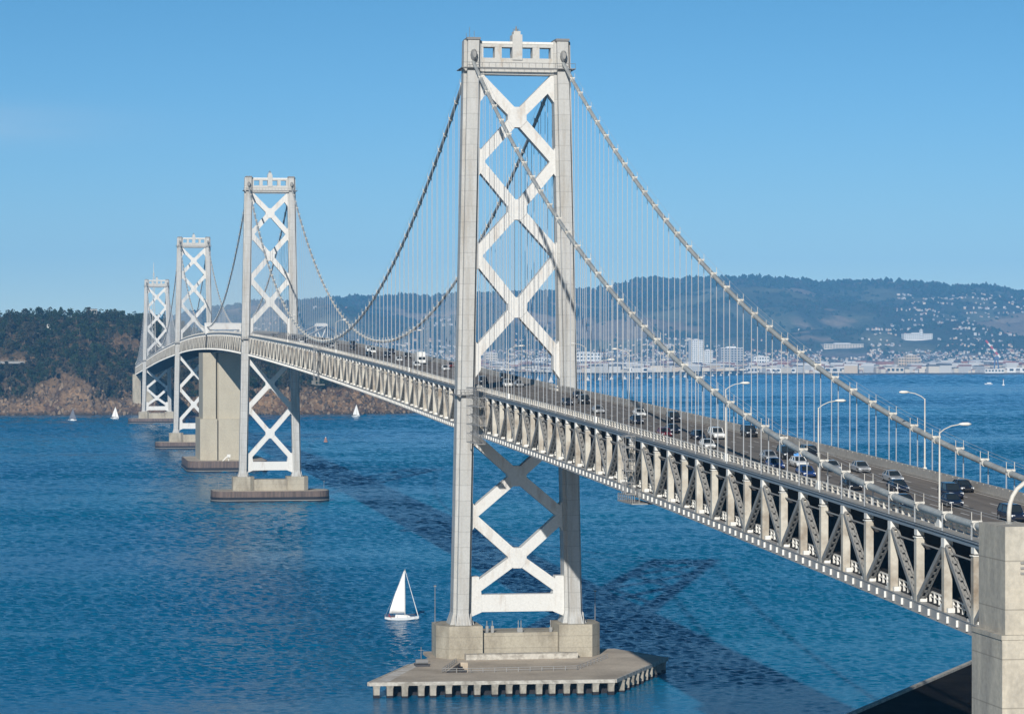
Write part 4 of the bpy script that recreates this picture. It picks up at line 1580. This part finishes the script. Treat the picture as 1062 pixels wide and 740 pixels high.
# ================================================================== BOATS AND BUOY
M['sail'] = mat('sailcloth', (0.82, 0.81, 0.78), 0.7)
M['sail_dark'] = mat('sailcloth_grey', (0.13, 0.14, 0.17), 0.7)
M['hull'] = mat('hull_gelcoat', (0.80, 0.80, 0.78), 0.3)
M['wood'] = mat('deck_teak', (0.22, 0.14, 0.09), 0.7)
M['skin'] = mat('skin', (0.55, 0.36, 0.27), 0.6)
M['jacket_red'] = mat('jacket_red', (0.32, 0.04, 0.05), 0.8)
M['jacket_blue'] = mat('jacket_navy', (0.04, 0.05, 0.10), 0.8)
def make_boat(loc, rz, label, s=1.0, jib=True, sail='sail', furled=True):
    t = thing('sailboat', label, 'sailboat', loc)
    t.rotation_euler = (0, 0, rz)
    t.scale = (s, s, s)
    st = [(4.6, .06, .55, 1.18), (3.4, .75, .1, 1.05), (1.5, 1.3, -.15, .95), (-1.0, 1.42, -.2, .92), (-3.2, 1.2, -.05, .95), (-4.3, .95, .35, 1.0)]
    m = MB()
    m.loft([[(x, 0, zl), (x, w * .75, lerp(zl, zh, .3)), (x, w, zh), (x, 0, zh + .04), (x, -w, zh), (x, -w * .75, lerp(zl, zh, .3))] for x, w, zl, zh in st])
    h = m.build('hull', M['hull'], t, world=False)
    m = MB()
    m.loft([[(x, -w, z0_), (x, w, z0_), (x, w * .8, z1_), (x, -w * .8, z1_)] for x, w, z0_, z1_ in ((2.3, .45, .95, 1.2), (1.4, .75, .93, 1.5), (-1.3, .85, .93, 1.55), (-1.5, .85, .93, 1.5))])
    m.build('cabin', M['hull'], h, world=False)
    m = MB()
    m.bb(-3.9, -1.6, -.75, .75, .965, 1.06)
    for s2 in (1, -1):
        m.tube([(x, s2 * w * .96, zh + .55) for x, w, zl, zh in st[1:]], .025, 4)
        for x, w, zl, zh in st[1:]:
            m.tube([(x, s2 * w * .96, zh), (x, s2 * w * .96, zh + .55)], .025, 4)
    m.build('deck_fittings', M['wood'], h, world=False)
    m = MB()
    m.tube([(1.0, 0, .9), (1.0, 0, 13.4)], [.09, .06], 8)
    m.build('mast', M['rail'], t, world=False)
    m = MB()
    m.tube([(.95, 0, 2.0), (-3.1, .25, 1.95)], .07, 6)
    m.build('boom', M['rail'], t, world=False)
    m = MB()   # mainsail with a little belly
    rows = []
    for k in range(13):
        f = k / 12
        z = lerp(2.15, 13.1, f)
        ch = lerp(4.0, .18, f ** 1.15)
        rows.append([(.9 - ch * u, .25 * u + .38 * math.sin(math.pi * u) * (1 - f) ** .6, z - .12 * u) for u in [i / 6 for i in range(7)]])
    m.loft(rows, False, False)
    o = m.build('mainsail', M[sail], t, world=False, smooth=True)
    md = o.modifiers.new('cloth', 'SOLIDIFY')
    md.thickness = .02
    m = MB()
    if jib and furled:
        m.tube([(4.4, 0, 1.25), (1.08, 0, 12.9)], [.10, .05], 6)
        m.build('furled_jib', M['sail'], t, world=False)
    elif jib:
        rows = []
        for k in range(11):
            f = k / 10
            p = Vector((4.4, 0, 1.35)).lerp(Vector((1.15, 0, 12.0)), f)
            ch = lerp(3.6, .1, f)
            rows.append([(p.x - ch * u, .5 * u * (1 - f) + .3 * math.sin(math.pi * u) * (1 - f), p.z + .1 * u) for u in [i / 5 for i in range(6)]])
        m.loft(rows, False, False)
        o = m.build('jib', M[sail], t, world=False, smooth=True)
        md = o.modifiers.new('cloth', 'SOLIDIFY')
        md.thickness = .02
    m = MB()
    for a, b in (((1.0, 0, 13.3), (-4.2, 0, 1.1)), ((1.0, 0, 13.0), (.9, 1.3, 1.0)), ((1.0, 0, 13.0), (.9, -1.3, 1.0))):
        m.tube([a, b], .025, 4)
    m.build('rigging', M['rope'], t, world=False)
    return t
make_boat((115, 11.3, .0), R(-97), 'white sailboat with raised mainsail close left of the front tower pier')
make_boat((2236, 80, 0), R(-100), 'white hulled sailboat with dark grey sails near the island shore', .95, True, 'sail_dark', False)
make_boat((2310, 36, 0), R(-95), 'small white sailboat between the grey sailed boat and farthest tower', .95, True, 'sail', False)
make_boat((2353, -219, 0), R(-80), 'white sailboat with two sails in front of the brown cliff', 1.0, True, 'sail', False)

def person(loc, rz, label, jacket, hair):
    """seated figure, one skinned body"""
    J = [(0, 0, .45, .13), (0, 0, .70, .15), (0, 0, .95, .14), (0, 0, 1.06, .06), (0, 0, 1.2, .095), (0, 0, 1.29, .085),
         (.05, .11, .45, .10), (.42, .12, .48, .075), (.46, .12, .08, .05), (.58, .12, .03, .04),
         (.05, -.11, .45, .10), (.42, -.12, .48, .075), (.46, -.12, .08, .05), (.58, -.12, .03, .04),
         (0, .20, .93, .06), (.08, .27, .68, .05), (.30, .22, .60, .04), (.38, .20, .60, .04),
         (0, -.20, .93, .06), (.08, -.27, .68, .05), (.30, -.22, .60, .04), (.38, -.20, .60, .04)]
    E_ = [(0, 1), (1, 2), (2, 3), (3, 4), (4, 5), (0, 6), (6, 7), (7, 8), (8, 9), (0, 10), (10, 11), (11, 12), (12, 13), (2, 14), (14, 15), (15, 16), (16, 17), (2, 18), (18, 19), (19, 20), (20, 21)]
    me = bpy.data.meshes.new('person')
    me.from_pydata([j[:3] for j in J], E_, [])
    me.materials.append(jacket)
    o = bpy.data.objects.new('person', me)
    COL.objects.link(o)
    md = o.modifiers.new('skin', 'SKIN')
    for i, j in enumerate(J):
        me.skin_vertices[0].data[i].radius = (j[3], j[3])
    me.skin_vertices[0].data[0].use_root = True
    o.modifiers.new('smooth', 'SUBSURF').levels = 1
    o.location = loc
    o.rotation_euler = (0, 0, rz)
    tag(o, label, 'person')
    m = MB()
    m.blob((0, 0, 1.27), .115, 3, 2)
    hd = m.build('hair', hair, o, world=False)
    return o
person((114.1, 14.6, .72), R(-97), 'person in a dark red jacket seated at the stern of the near sailboat', M['jacket_red'], M['dark'])
person((115.9, 13.5, .72), R(-120), 'person in a navy jacket seated in the cockpit of the near sailboat', M['jacket_blue'], M['wood'])

M['buoy'] = mat('buoy_orange', (0.42, 0.20, 0.13), 0.6)
t = thing('buoy', 'small orange channel buoy on the water right of the second tower', 'buoy', (1543, -108, 0))
m = MB()
m.tube([(1543, -108, -.6), (1543, -108, .8)], 1.5, 14)
m.build('float', M['buoy'], t)
m = MB()
for k in range(4):
    a = k * math.pi / 2 + .5
    m.tube([(1543 + 1.1 * math.cos(a), -108 + 1.1 * math.sin(a), .8), (1543 + .4 * math.cos(a), -108 + .4 * math.sin(a), 3.2)], .14, 5)
m.tube([(1543, -108, 1.4), (1543, -108, 2.8)], .8, 10)
m.build('cage', M['buoy'], t)
m = MB()
m.tube([(1543, -108, 3.2), (1543, -108, 3.9)], .35, 8)
m.build('lantern', M['white'], t)
t = thing('channel_marker', 'white channel marker far out on the water near the right edge', 'buoy', (4800, -1797, 0))
m = MB()
m.tube([(4800, -1797, -1), (4800, -1797, 2.2)], 2.6, 12)
m.build('float', M['white'], t)
m = MB()
m.tube([(4800, -1797, 2.2), (4800, -1797, 11)], [1.1, .7], 8)
m.build('tower', M['white'], t)
m = MB()
m.tube([(4800, -1797, 11), (4800, -1797, 13)], .9, 8)
m.build('lantern', M['buoy'], t)
t = thing('motorboat', 'small white motorboat far out on the water near the right edge', 'boat', (4950, -1818, 0))
m = MB()
m.loft([[(4950 + w * .2, -1818 + y, z0_), (4950 + w, -1818 + y, z1_), (4950 - w, -1818 + y, z1_), (4950 - w * .2, -1818 + y, z0_)] for y, w, z0_, z1_ in ((9, .2, 1.2, 2.6), (5, 2.2, .1, 2.2), (-8, 2.4, 0, 2.0))])
m.build('hull', M['hull'], t)
m = MB()
m.bb(4948.6, 4951.4, -1823, -1814, 2.0, 4.2)
m.build('cabin', M['hull'], t)

# ================================================================== ISLAND: TREES, WALLS, HOUSES
def make_tree(name, label, leaf, h, cr_, seed, conical=False, narrow=1.0):
    rr = random.Random(seed)
    t = thing(name, label, 'tree', (0, 0, 0))
    m = MB()
    m.tube([(0, 0, -1.5), (rr.uniform(-.3, .3), rr.uniform(-.3, .3), h * .4), (rr.uniform(-.5, .5), rr.uniform(-.5, .5), h * .8)], [.45, .3, .1], 6)
    for k in range(5):
        a = rr.uniform(0, 6.28)
        z = h * rr.uniform(.3, .6)
        m.tube([(0, 0, z), (math.cos(a) * cr_ * .7, math.sin(a) * cr_ * .7, z + h * .2)], [.16, .04], 4)
    m.build('trunk', M['bark'], t, world=False)
    m = MB()
    lobes = []
    for k in range(11):
        a = rr.uniform(0, 6.28)
        f = rr.random()
        z = lerp(h * .28, h * .92, f)
        rad = cr_ * (1 - f) * 1.0 if conical else cr_ * math.sin(math.pi * (.18 + .72 * f)) * .75
        rad *= narrow * math.sqrt(rr.random())
        lobes.append((math.cos(a) * rad, math.sin(a) * rad, z, cr_ * rr.uniform(.28, .5) * (1 - .45 * f if conical else 1)))
    for (x, y, z, r0) in lobes:
        for q in range(46):
            d = Vector((rr.gauss(0, 1), rr.gauss(0, 1), rr.gauss(0, .8))).normalized() * r0 * (rr.random() ** .4)
            c = Vector((x, y, z)) + d
            u = Vector((rr.gauss(0, 1), rr.gauss(0, 1), rr.gauss(0, 1))).normalized()
            v = u.orthogonal().normalized()
            w = u.cross(v)
            sz = rr.uniform(.45, 1.0)
            m.add([c + v * sz, c + w * sz * .8, c - v * sz, c - w * sz * .7], [(0, 1, 2, 3)])
    me = m.mesh('crown', M[leaf])
    o = bpy.data.objects.new('crown', me)
    COL.objects.link(o)
    o.parent = t
    KIDS[t.name] = list(t.children)
    return t
KINDS_T = [make_tree('cypress_tree', 'dark pointed conifer in the island wood', 'leafd', 15, 3.8, 1, True),
           make_tree('oak_tree', 'dark green rounded tree in the island wood', 'leafd', 11.5, 5.6, 2),
           make_tree('eucalyptus_tree', 'olive green eucalyptus in the island wood', 'leafo', 14.5, 4.9, 3),
           make_tree('oak_tree', 'dark green rounded tree in the island wood', 'leafd', 9.5, 5.0, 4),
           make_tree('eucalyptus_tree', 'olive green eucalyptus in the island wood', 'leafo', 17, 5.2, 5, False, .8)]
GT = 'trees covering the island'
used = [False] * 5
placed = []
tries = 0
cands = []
while len(cands) < 1500 and tries < 20000:
    tries += 1
    x, y = rnd.uniform(2465, 2880), rnd.uniform(-330, 200)
    z = isl_h(x, y)
    if z < 12 or isl_bare(x, y, z) or (abs(y) < 14 and 2480 < x < 2540):
        continue
    if any((x - a) ** 2 * .5 + (y - b) ** 2 < 30 for a, b, c in cands[-260:]):
        continue
    cands.append((x, y, z))
# the 300 that stand most in the open for the viewer are things of their own, the rest one wood
cells = {}
for c in sorted(cands, key=lambda c: c[0]):
    d = c[0] + 611
    key = (int((c[1] - 101.8) / d * 2901 / 8.6), int((c[2] - 70) / d * 2901 / 7.0))
    cells.setdefault(key, c)
keep = list(cells.values())
rnd.shuffle(keep)
keep = keep[:300]
kset = set(keep)
for (x, y, z) in keep:
    ol = fbm(x, y, 90, 3, 21.0) + (0.18 if y < 30 and z < 70 else -.05)
    k = rnd.choice((2, 4)) if ol > .12 else rnd.choice((0, 1, 1, 3, 3))
    loc = (x, y, z - .3)
    if not used[k]:
        used[k] = True
        o = KINDS_T[k]
        o.location = loc
        o['group'] = GT
    else:
        o = copy_tree(KINDS_T[k], loc=loc, group=GT)
    s_ = rnd.uniform(.75, 1.2)
    o.scale = (s_, s_, s_ * rnd.uniform(.9, 1.15))
    o.rotation_euler = (0, 0, rnd.uniform(0, 6.28))
for k in range(5):
    if not used[k]:
        KINDS_T[k].location = (2700, 60 + k * 8, isl_h(2700, 60 + k * 8) - .3)
        KINDS_T[k]['group'] = GT
m = MB()   # the rest of the wood
for (x, y, z) in cands:
    if (x, y, z) in kset:
        continue
    h = rnd.uniform(7, 13)
    m.cur = 0 if rnd.random() < .75 else 1
    for q in range(64):
        f = rnd.random()
        rad = 4.6 * math.sin(math.pi * (.2 + .7 * f)) * math.sqrt(rnd.random())
        a = rnd.uniform(0, 6.28)
        c = Vector((x + rad * math.cos(a), y + rad * math.sin(a), z + h * (.25 + .75 * f)))
        u = Vector((rnd.gauss(0, 1), rnd.gauss(0, 1), rnd.gauss(0, 1))).normalized()
        v = u.orthogonal().normalized()
        w = u.cross(v)
        sz = rnd.uniform(.6, 1.3)
        m.add([c + v * sz, c + w * sz * .8, c - v * sz, c - w * sz * .7], [(0, 1, 2, 3)])
kind(m.build('wood', [M['leafd'], M['leafo']]), 'stuff')
# broken rock on the cliffs
m = MB()
k_ = 0
while k_ < 1500:
    y = rnd.uniform(-335, 210)
    x = isl_shore(y) + rnd.uniform(-3, 46)
    z = isl_h(x, y)
    if z < .2 or z > 36:
        continue
    k_ += 1
    rr_ = rnd.uniform(.7, 2.6)
    m.cur = rnd.choice((0, 0, 1, 2))
    m.blob((x, y, z + rr_ * .1), rr_, k_, 1, rnd.uniform(.6, 1.5))
kind(m.build('cliff_rock', [mat('rock_brown', (.15, .105, .07), .95), mat('rock_tan', (.24, .175, .115), .95), mat('rock_dark', (.075, .058, .045), .95)]), 'stuff')
# low brush as one mass
m = MB()
for _ in range(5200):
    x, y = rnd.uniform(2462, 2900), rnd.uniform(-325, 210)
    z = isl_h(x, y)
    if z < 6:
        continue
    bare = isl_bare(x, y, z)
    if bare and (rnd.random() < .86 or z < 8):
        continue
    r = rnd.uniform(.8, 1.8) if bare else rnd.uniform(1.6, 3.6)
    for q in range(7):
        c = Vector((x + rnd.gauss(0, r * .5), y + rnd.gauss(0, r * .5), z + r * .5 + rnd.gauss(0, r * .35)))
        u = Vector((rnd.gauss(0, 1), rnd.gauss(0, 1), rnd.gauss(0, 1))).normalized()
        v = u.orthogonal().normalized()
        w = u.cross(v)
        sz = r * rnd.uniform(.4, .75)
        m.add([c + v * sz, c + w * sz, c - v * sz, c - w * sz], [(0, 1, 2, 3)])
brush = bpy.data.objects.new('brush', m.mesh('brush', M['leafo']))
COL.objects.link(brush)
kind(brush, 'stuff')

def house(loc, w, d, h, label, cat='house', name='house', wallm=None, roofm=None, group=None, pitched=True, nwin=3, floors=1):
    t = thing(name, label, cat, loc, group)
    m = MB()
    m.bb(-d / 2, d / 2, -w / 2, w / 2, -2, h)
    m.build('wall', wallm, t, world=False)
    m = MB()
    if pitched:
        rh = min(w, d) * .35
        m.loft([[(-d / 2 - .3, -w / 2 - .3, h), (d / 2 + .3, -w / 2 - .3, h), (d / 2 + .3, w / 2 + .3, h), (-d / 2 - .3, w / 2 + .3, h)],
                [(-.05, -w / 2 + rh * .5, h + rh), (.05, -w / 2 + rh * .5, h + rh), (.05, w / 2 - rh * .5, h + rh), (-.05, w / 2 - rh * .5, h + rh)]])
    else:
        m.bb(-d / 2 - .2, d / 2 + .2, -w / 2 - .2, w / 2 + .2, h, h + .6)
    m.build('roof', roofm, t, world=False)
    if nwin:
        for fl in range(floors):
            q = MB()
            z0 = h * (fl + .35) / floors
            z1 = h * (fl + .8) / floors
            for k in range(nwin):
                y = -w / 2 + w * (k + .5) / nwin
                q.bb(-d / 2 - .06, -d / 2 + .05, y - w / nwin * .3, y + w / nwin * .3, z0, z1)
            q.build('window_row', M['glass'], t, world=False)
    return t
WHT = mat('house_white', (0.72, 0.71, 0.67), 0.8)
CRM = mat('house_cream', (0.58, 0.52, 0.42), 0.8)
GRY = mat('house_grey', (0.36, 0.36, 0.35), 0.8)
TANM = mat('house_tan', (0.50, 0.40, 0.28), 0.8)
BRK = mat('house_brick', (0.32, 0.17, 0.12), 0.8)
RFD = mat('roof_dark', (0.10, 0.095, 0.09), 0.9)
RFR = mat('roof_red', (0.26, 0.12, 0.08), 0.9)
RFL = mat('roof_pale', (0.52, 0.51, 0.49), 0.9)
def on_isl(x, y):
    return (x, y, isl_h(x, y))
house(on_isl(2700, 118), 9, 6, 3.5, 'long white building among the dark trees on the island', 'building', 'building', WHT, RFL, None, False, 5)
house(on_isl(2740, 103), 5, 5, 3.2, 'small white hut among the dark trees on the island', 'hut', 'hut', WHT, RFL, None, False, 2)
house((2860, 50, 102), 10, 10, 19, 'grey blocky lookout building on top of the wooded island ridge', 'building', 'building', GRY, RFD, None, False, 3, 3)
t = thing('retaining_wall', 'pale retaining wall along the island road at the left edge', 'wall', (2560, 150, 54))
m = MB()
m.beam((2558, 200, 57), (2558, 130, 57.2), 1.2, 2.4)
m.build('wall', M['saddle'], t)
m = MB()
m.beam((2557.3, 200, 59.2), (2557.3, 122, 59.4), .2, .2)
m.build('guard_rail', M['rail'], t)
t = thing('abutment', 'tan concrete abutment under the far end of the deck on the island', 'abutment', (2492, 8, 10))
m = MB()
m.bb(2485, 2500, 3.5, 12.5, 6, 44.5)
m.bb(2485, 2500, -12.5, 2.0, 6, 44.3)
m.build('shaft', M['conc'], t)
m = MB()
m.bb(2466, 2500, -9.8, 9.8, 44.5, 52.5)
m.build('bearing_slab', M['conc'], t)
t = thing('lattice_mast', 'slender pale lattice mast rising behind the farthest tower', 'mast', (2640, -16, 60))
m = MB()
for sx, sy in ((1, 1), (1, -1), (-1, 1), (-1, -1)):
    m.tube([(2640 + sx * 2.4, -16 + sy * 2.4, 60), (2640 + sx * .5, -16 + sy * .5, 160)], .22, 4)
for k in range(20):
    z0_, z1_ = 60 + k * 5, 65 + k * 5
    a, b = lerp(2.4, .5, k / 20), lerp(2.4, .5, (k + 1) / 20)
    m.tube([(2640 - a, -16 - a, z0_), (2640 - b, -16 + b, z1_)], .13, 4)
    m.tube([(2640 - a, -16 + a, z0_), (2640 - b, -16 - b, z1_)], .13, 4)
m.build('frame', M['rail'], t)
m = MB()
m.tube([(2640, -16, 158), (2640, -16, 172)], [.5, .2], 6)
m.build('antenna', M['rail'], t)

# ================================================================== FAR SHORE: BRIDGE, BUILDINGS, HOUSES, WOODS
M['farconc'] = mat('far_concrete', (0.55, 0.54, 0.51), 0.8)
t = thing('viaduct', 'low grey viaduct on white piers crossing the far water to the shore', 'bridge', (5900, -1200, 0))
VP = [(4100, -330, 58), (4600, -560, 45), (5300, -880, 24), (5950, -1200, 15), (6600, -1560, 13), (7250, -1880, 11)]
m = MB()
for a, b in zip(VP[:-1], VP[1:]):
    m.beam(a, b, 16, 3.2)
m.build('deck', M['slab'], t)
for a, b in zip(VP[:-1], VP[1:]):
    L_ = math.hypot(b[0] - a[0], b[1] - a[1])
    n = int(L_ / 95)
    for k in range(n):
        p = [lerp(a[i], b[i], (k + .5) / n) for i in range(3)]
        q = MB()
        q.loft([[(p[0] - w, p[1] - w * 1.4, z), (p[0] + w, p[1] - w * 1.4, z), (p[0] + w, p[1] + w * 1.4, z), (p[0] - w, p[1] + w * 1.4, z)] for z, w in ((-2, 8.0), (p[2] * .55, 4.2), (p[2] - 1.6, 5.0))])
        q.build('pier', M['farconc'], t)
t = thing('portal_tower', 'small pale portal tower of the distant bridge beyond the second tower', 'bridge tower', (4200, -360, 40))
m = MB()
for y in (-349, -369):
    m.bb(4197, 4203, y - 1.5, y + 1.5, 20, 116)
m.bb(4197.5, 4202.5, -368, -350, 112, 117.5)
m.bb(4197.5, 4202.5, -368, -350, 62, 66)
m.beam((4200, -367.5, 68), (4200, -350.5, 110), 2, 2, (1, 0, 0))
m.beam((4200.3, -350.5, 68), (4200.3, -367.5, 110), 2, 2, (1, 0, 0))
m.build('frame', M['farconc'], t)
m = MB()
for s2 in (-349, -369):
    m.beam((4200, s2, 112), (4420, s2 - 95, 68), 3, 3)
    m.beam((4200, s2, 112), (3950, s2 + 100, 72), 3, 3)
m.build('truss_arm', M['farconc'], t)

def hz_(x, y):
    return max(hill_h(x, y), 2)
CLEAR = []
def tower_block(x, y0, y1, z0, z1, d, label, wallm, rows, cols, name='building', roofm=None):
    t = thing(name, label, 'building', (x, (y0 + y1) / 2, z0))
    w, h = abs(y1 - y0), z1 - z0
    lift = max(0.0, hill_h(x, (y0 + y1) / 2) - z0 - 2)
    t.location.z += lift
    CLEAR.append((x, min(y0, y1) / (x + 611), max(y0, y1) / (x + 611)))
    m = MB()
    m.bb(0, d, -w / 2, w / 2, -30, h)
    m.build('wall', wallm, t, world=False)
    m = MB()
    m.bb(-.5, d + .5, -w / 2 - .5, w / 2 + .5, h, h + 1.5)
    m.bb(d * .3, d * .7, -w * .2, w * .2, h + 1.5, h + 5)
    m.build('roof', roofm or RFL, t, world=False)
    for k in range(rows):
        q = MB()
        z = h * (k + .3) / rows
        for c in range(cols):
            y = -w / 2 + w * (c + .5) / cols
            q.bb(-.3, .2, y - w / cols * .3, y + w / cols * .3, z, z + h / rows * .45)
        q.build('window_row', M['glass'], t, world=False)
    return t
tower_block(8200, -1939, -1978, 8, 103, 40, 'tall white tower block standing on the far shore behind the cables', WHT, 14, 6)
tower_block(8190, -1979, -2008, 8, 70, 30, 'lower white wing joined to the right of the white tower block', WHT, 9, 5)
tower_block(8300, -2062, -2137, 8, 78, 40, 'grey office slab with a white top floor right of the tower block', GRY, 9, 7, roofm=WHT)
tower_block(8100, -2121, -2172, 8, 50, 40, 'stubby white building right of the grey office slab', WHT, 4, 6)
tower_block(7600, -2446, -2516, 5, 48, 50, 'wide tan block on the far shore with stepped roof', TANM, 5, 8)
tower_block(7590, -2468, -2500, 5, 56, 30, 'taller tan middle section of the stepped block on the far shore', TANM, 6, 4)
tower_block(9530, -3067, -3178, 112, 133, 36, 'long white hotel building below the wooded hills', WHT, 3, 14)
tower_block(9526, -3128, -3139, 112, 147, 12, 'slim white tower of the long white hotel', WHT, 4, 2)
tower_block(9400, -2720, -2870, 78, 94, 50, 'long pale low building on the slope behind the shore', CRM, 2, 14)
tower_block(8600, -1330, -1370, 10, 60, 30, 'pale slab block among the trees beyond the front tower', CRM, 6, 5)
tower_block(8800, -1650, -1760, 12, 62, 40, 'broad white block left of the tall tower block', WHT, 4, 9)
tower_block(8500, -1480, -1540, 10, 44, 40, 'white building seen right of the front tower above the road', WHT, 4, 6)
WH = [(7330, -2000, 90), (7350, -2180, 130), (7320, -2330, 80), (7420, -2560, 150), (7350, -2740, 120), (7330, -1900, 60), (7400, -1760, 90), (7380, -1580, 110), (7300, -2640, 60), (7460, -2250, 120),
      (7480, -1450, 130), (7420, -1300, 90), (7360, -1180, 80)]
wl = ['white', 'pale', 'cream', 'white']
for i, (x, y, w) in enumerate(WH):
    ordn = ['first', 'second', 'third', 'fourth', 'fifth', 'sixth', 'seventh', 'eighth', 'ninth', 'tenth', 'eleventh', 'twelfth', 'thirteenth']
    order = sorted(WH, key=lambda q: q[1] / q[0])
    k = order.index((x, y, w))
    house((x, y, hz_(x, y)), w, 40, rnd.uniform(9, 17), ordn[k] + ' low %s warehouse from the right along the far shore' % wl[i % 4], 'warehouse', 'warehouse', (WHT, RFL, CRM, WHT)[i % 4], RFL, 'warehouses along the far shore', False, 6)
t = thing('harbour_crane', 'red and white harbour crane boom raised on the far shore at the right', 'crane', (7300, -2640, 4))
RED = mat('crane_red', (0.45, 0.07, 0.06), 0.6)
q = MB()
for a in (-8, 8):
    q.beam((7290, -2650 + a, 2), (7295, -2650 + a * .4, 52), 3, 3)
q.bb(7288, 7300, -2656, -2644, 44, 52)
q.build('tower', mat('crane_blue', (0.08, 0.13, 0.24), 0.6), t)
for k in range(6):
    a, b = Vector((7295, -2662, 50)), Vector((7295, -2618, 100))
    q = MB()
    q.beam(a.lerp(b, k / 6), a.lerp(b, (k + 1) / 6), 5, 5)
    q.build('boom', RED if k % 2 else M['white'], t)

def blocked(x, y):
    a = y / (x + 611)
    return any(bx - 150 < x < bx + 70 and lo - .001 < a < hi + .001 for bx, lo, hi in CLEAR if bx > 8000)
# houses: the larger 300 as things, the rest one mass
GH = 'houses on the far shore and hills'
HW = mat('house_offwhite', (0.52, 0.51, 0.48), 0.8)
protos = []
for i, (wm, rm) in enumerate([(HW, RFD), (HW, RFL), (CRM, RFR), (CRM, RFD), (TANM, RFL), (GRY, RFL), (HW, RFR), (BRK, RFL)]):
    protos.append([wm, rm, None])
def built_up(x, y, z):
    b = .5 + .5 * fbm(x, y, 420, 4, 31.0)
    if z < 70:
        return b > .16
    if y < (-.322 + .035 * fbm(x, y, 500, 3, 44.0)) * x and z < 335:
        return b > .16 + (.12 if z > 250 else 0)
    return b > .34 + (z - 70) / 330.0
spots = []
while len(spots) < 16500:
    x = 7270 + (rnd.random() ** .8) * 4700
    y = rnd.uniform(-.40, -.02) * (x + 611)
    z = hz_(x, y)
    if z > 70 and (z + 6 * fbm(x, y, 260, 3, 51.0)) % 21 > 8.5:   # streets follow the slope
        continue
    if z > 340 or tan_patch(x, y, z) or not built_up(x, y, z) or blocked(x, y):
        continue
    spots.append((x, y, z, rnd.random()))
def hdim(x, q):
    big = x < 8600
    w = lerp(9, 40, q ** 3) if big else lerp(5, 14, q ** 4)
    return w, (lerp(10, 20, q) if big else 7), (lerp(6, 22, q ** 2) if big else lerp(3.2, 6.0, q))
spots.sort(key=lambda s: -(hdim(s[0], s[3])[0] * hdim(s[0], s[3])[2] / (s[0] + 600) ** 2))
desc = {0: 'white house with dark roof', 1: 'white flat roofed building', 2: 'cream house with red roof', 3: 'cream house with dark roof', 4: 'tan flat roofed building', 5: 'grey flat roofed building', 6: 'white house with red roof', 7: 'brick building with pale roof'}
for i, (x, y, z, q) in enumerate(spots[:300]):
    w, d, h = hdim(x, q)
    pi_ = i % 8
    wm, rm, pr = protos[pi_]
    lb = desc[pi_] + ' among the far shore houses'
    if pr is None:
        pr = house((x, y, z), 1, 1, 1, lb, 'house', 'house', wm, rm, GH, False, 0)
        for c in pr.children:   # unit box scaled per copy
            pass
        KIDS[pr.name] = list(pr.children)
        protos[pi_][2] = pr
        o = pr
    else:
        o = copy_tree(pr, loc=(x, y, z), group=GH)
    o.scale = (d, w, h)
    o.rotation_euler = (0, 0, rnd.uniform(-.5, .5))
for me in {c.data for p in protos for c in p[2].children if c.name.startswith('roof')}:
    for v in me.vertices:   # roof proportions for the unit house
        v.co.x = max(-.53, min(.53, v.co.x))
        v.co.y = max(-.52, min(.52, v.co.y))
        v.co.z = min(v.co.z, 1.25)
m = MB()
for (x, y, z, q) in spots[300:]:
    w, d, h = hdim(x, q)
    a = rnd.uniform(-.6, .6)
    ca, sa = math.cos(a), math.sin(a)
    def P(u, v, zz):
        return (x + u * ca - v * sa, y + u * sa + v * ca, zz)
    m.cur = rnd.choice((0, 1, 1, 1, 2, 2, 3)) if x < 9000 else rnd.choice((0, 1, 1, 2, 2, 2, 3, 3))
    p = [P(sx * d / 2, sy * w / 2, zz) for zz in (z - 3, z + h) for sx, sy in ((-1, -1), (1, -1), (1, 1), (-1, 1))]
    m.add(p, [(0, 1, 5, 4), (1, 2, 6, 5), (2, 3, 7, 6), (3, 0, 4, 7)])
    r0, r1 = P(0, -w / 2, z + h + 3), P(0, w / 2, z + h + 3)
    m.cur = rnd.choice((4, 4, 5, 6))
    m.add(p[4:] + [r0, r1], [(0, 4, 5, 3), (1, 2, 5, 4), (0, 1, 4), (2, 3, 5)])
kind(m.build('far_houses', [HW, CRM, GRY, TANM, RFD, RFR, RFL]), 'stuff')

# woods on the far hills: one mass of crowns
m = MB()
cnt = 0
while cnt < 15000:
    x = 7300 + (rnd.random() ** .6) * 5150
    y = rnd.uniform(-.41, .06) * (x + 611)
    z = hill_h(x, y)
    if z < 3 or (tan_patch(x, y, z) and rnd.random() < .93):
        continue
    if blocked(x, y) or (z < 60 and rnd.random() < .45) or (z > 60 and fbm(x, y, 330, 4, 15.0) + rnd.uniform(-.25, .25) > .22 and x < 12000):
        continue
    cnt += 1
    r = rnd.uniform(6, 15) * (1.15 if x > 11000 else .75)
    hgt = rnd.uniform(9, 20) * ((1.1 + .9 * max(0, fbm(y, 3, 130, 3, 1.0))) if x > 11800 else .75)
    n = 5
    ring = [(x + r * math.cos(k * 1.257 + cnt) * rnd.uniform(.7, 1.2), y + r * math.sin(k * 1.257 + cnt) * rnd.uniform(.7, 1.2), z + hgt * rnd.uniform(.3, .55)) for k in range(n)]
    low = [(x + (px - x) * .75, y + (py - y) * .75, z - 6) for px, py, pz in ring]
    m.cur = 0 if rnd.random() < .85 else 1
    m.add(ring + low + [(x + rnd.uniform(-2, 2), y + rnd.uniform(-2, 2), z + hgt)], [(k, (k + 1) % n, 2 * n) for k in range(n)] + [(k, (k + 1) % n, n + (k + 1) % n, n + k) for k in range(n)])
kind(m.build('far_woods', [M['leafd'], M['leafo']]), 'stuff')
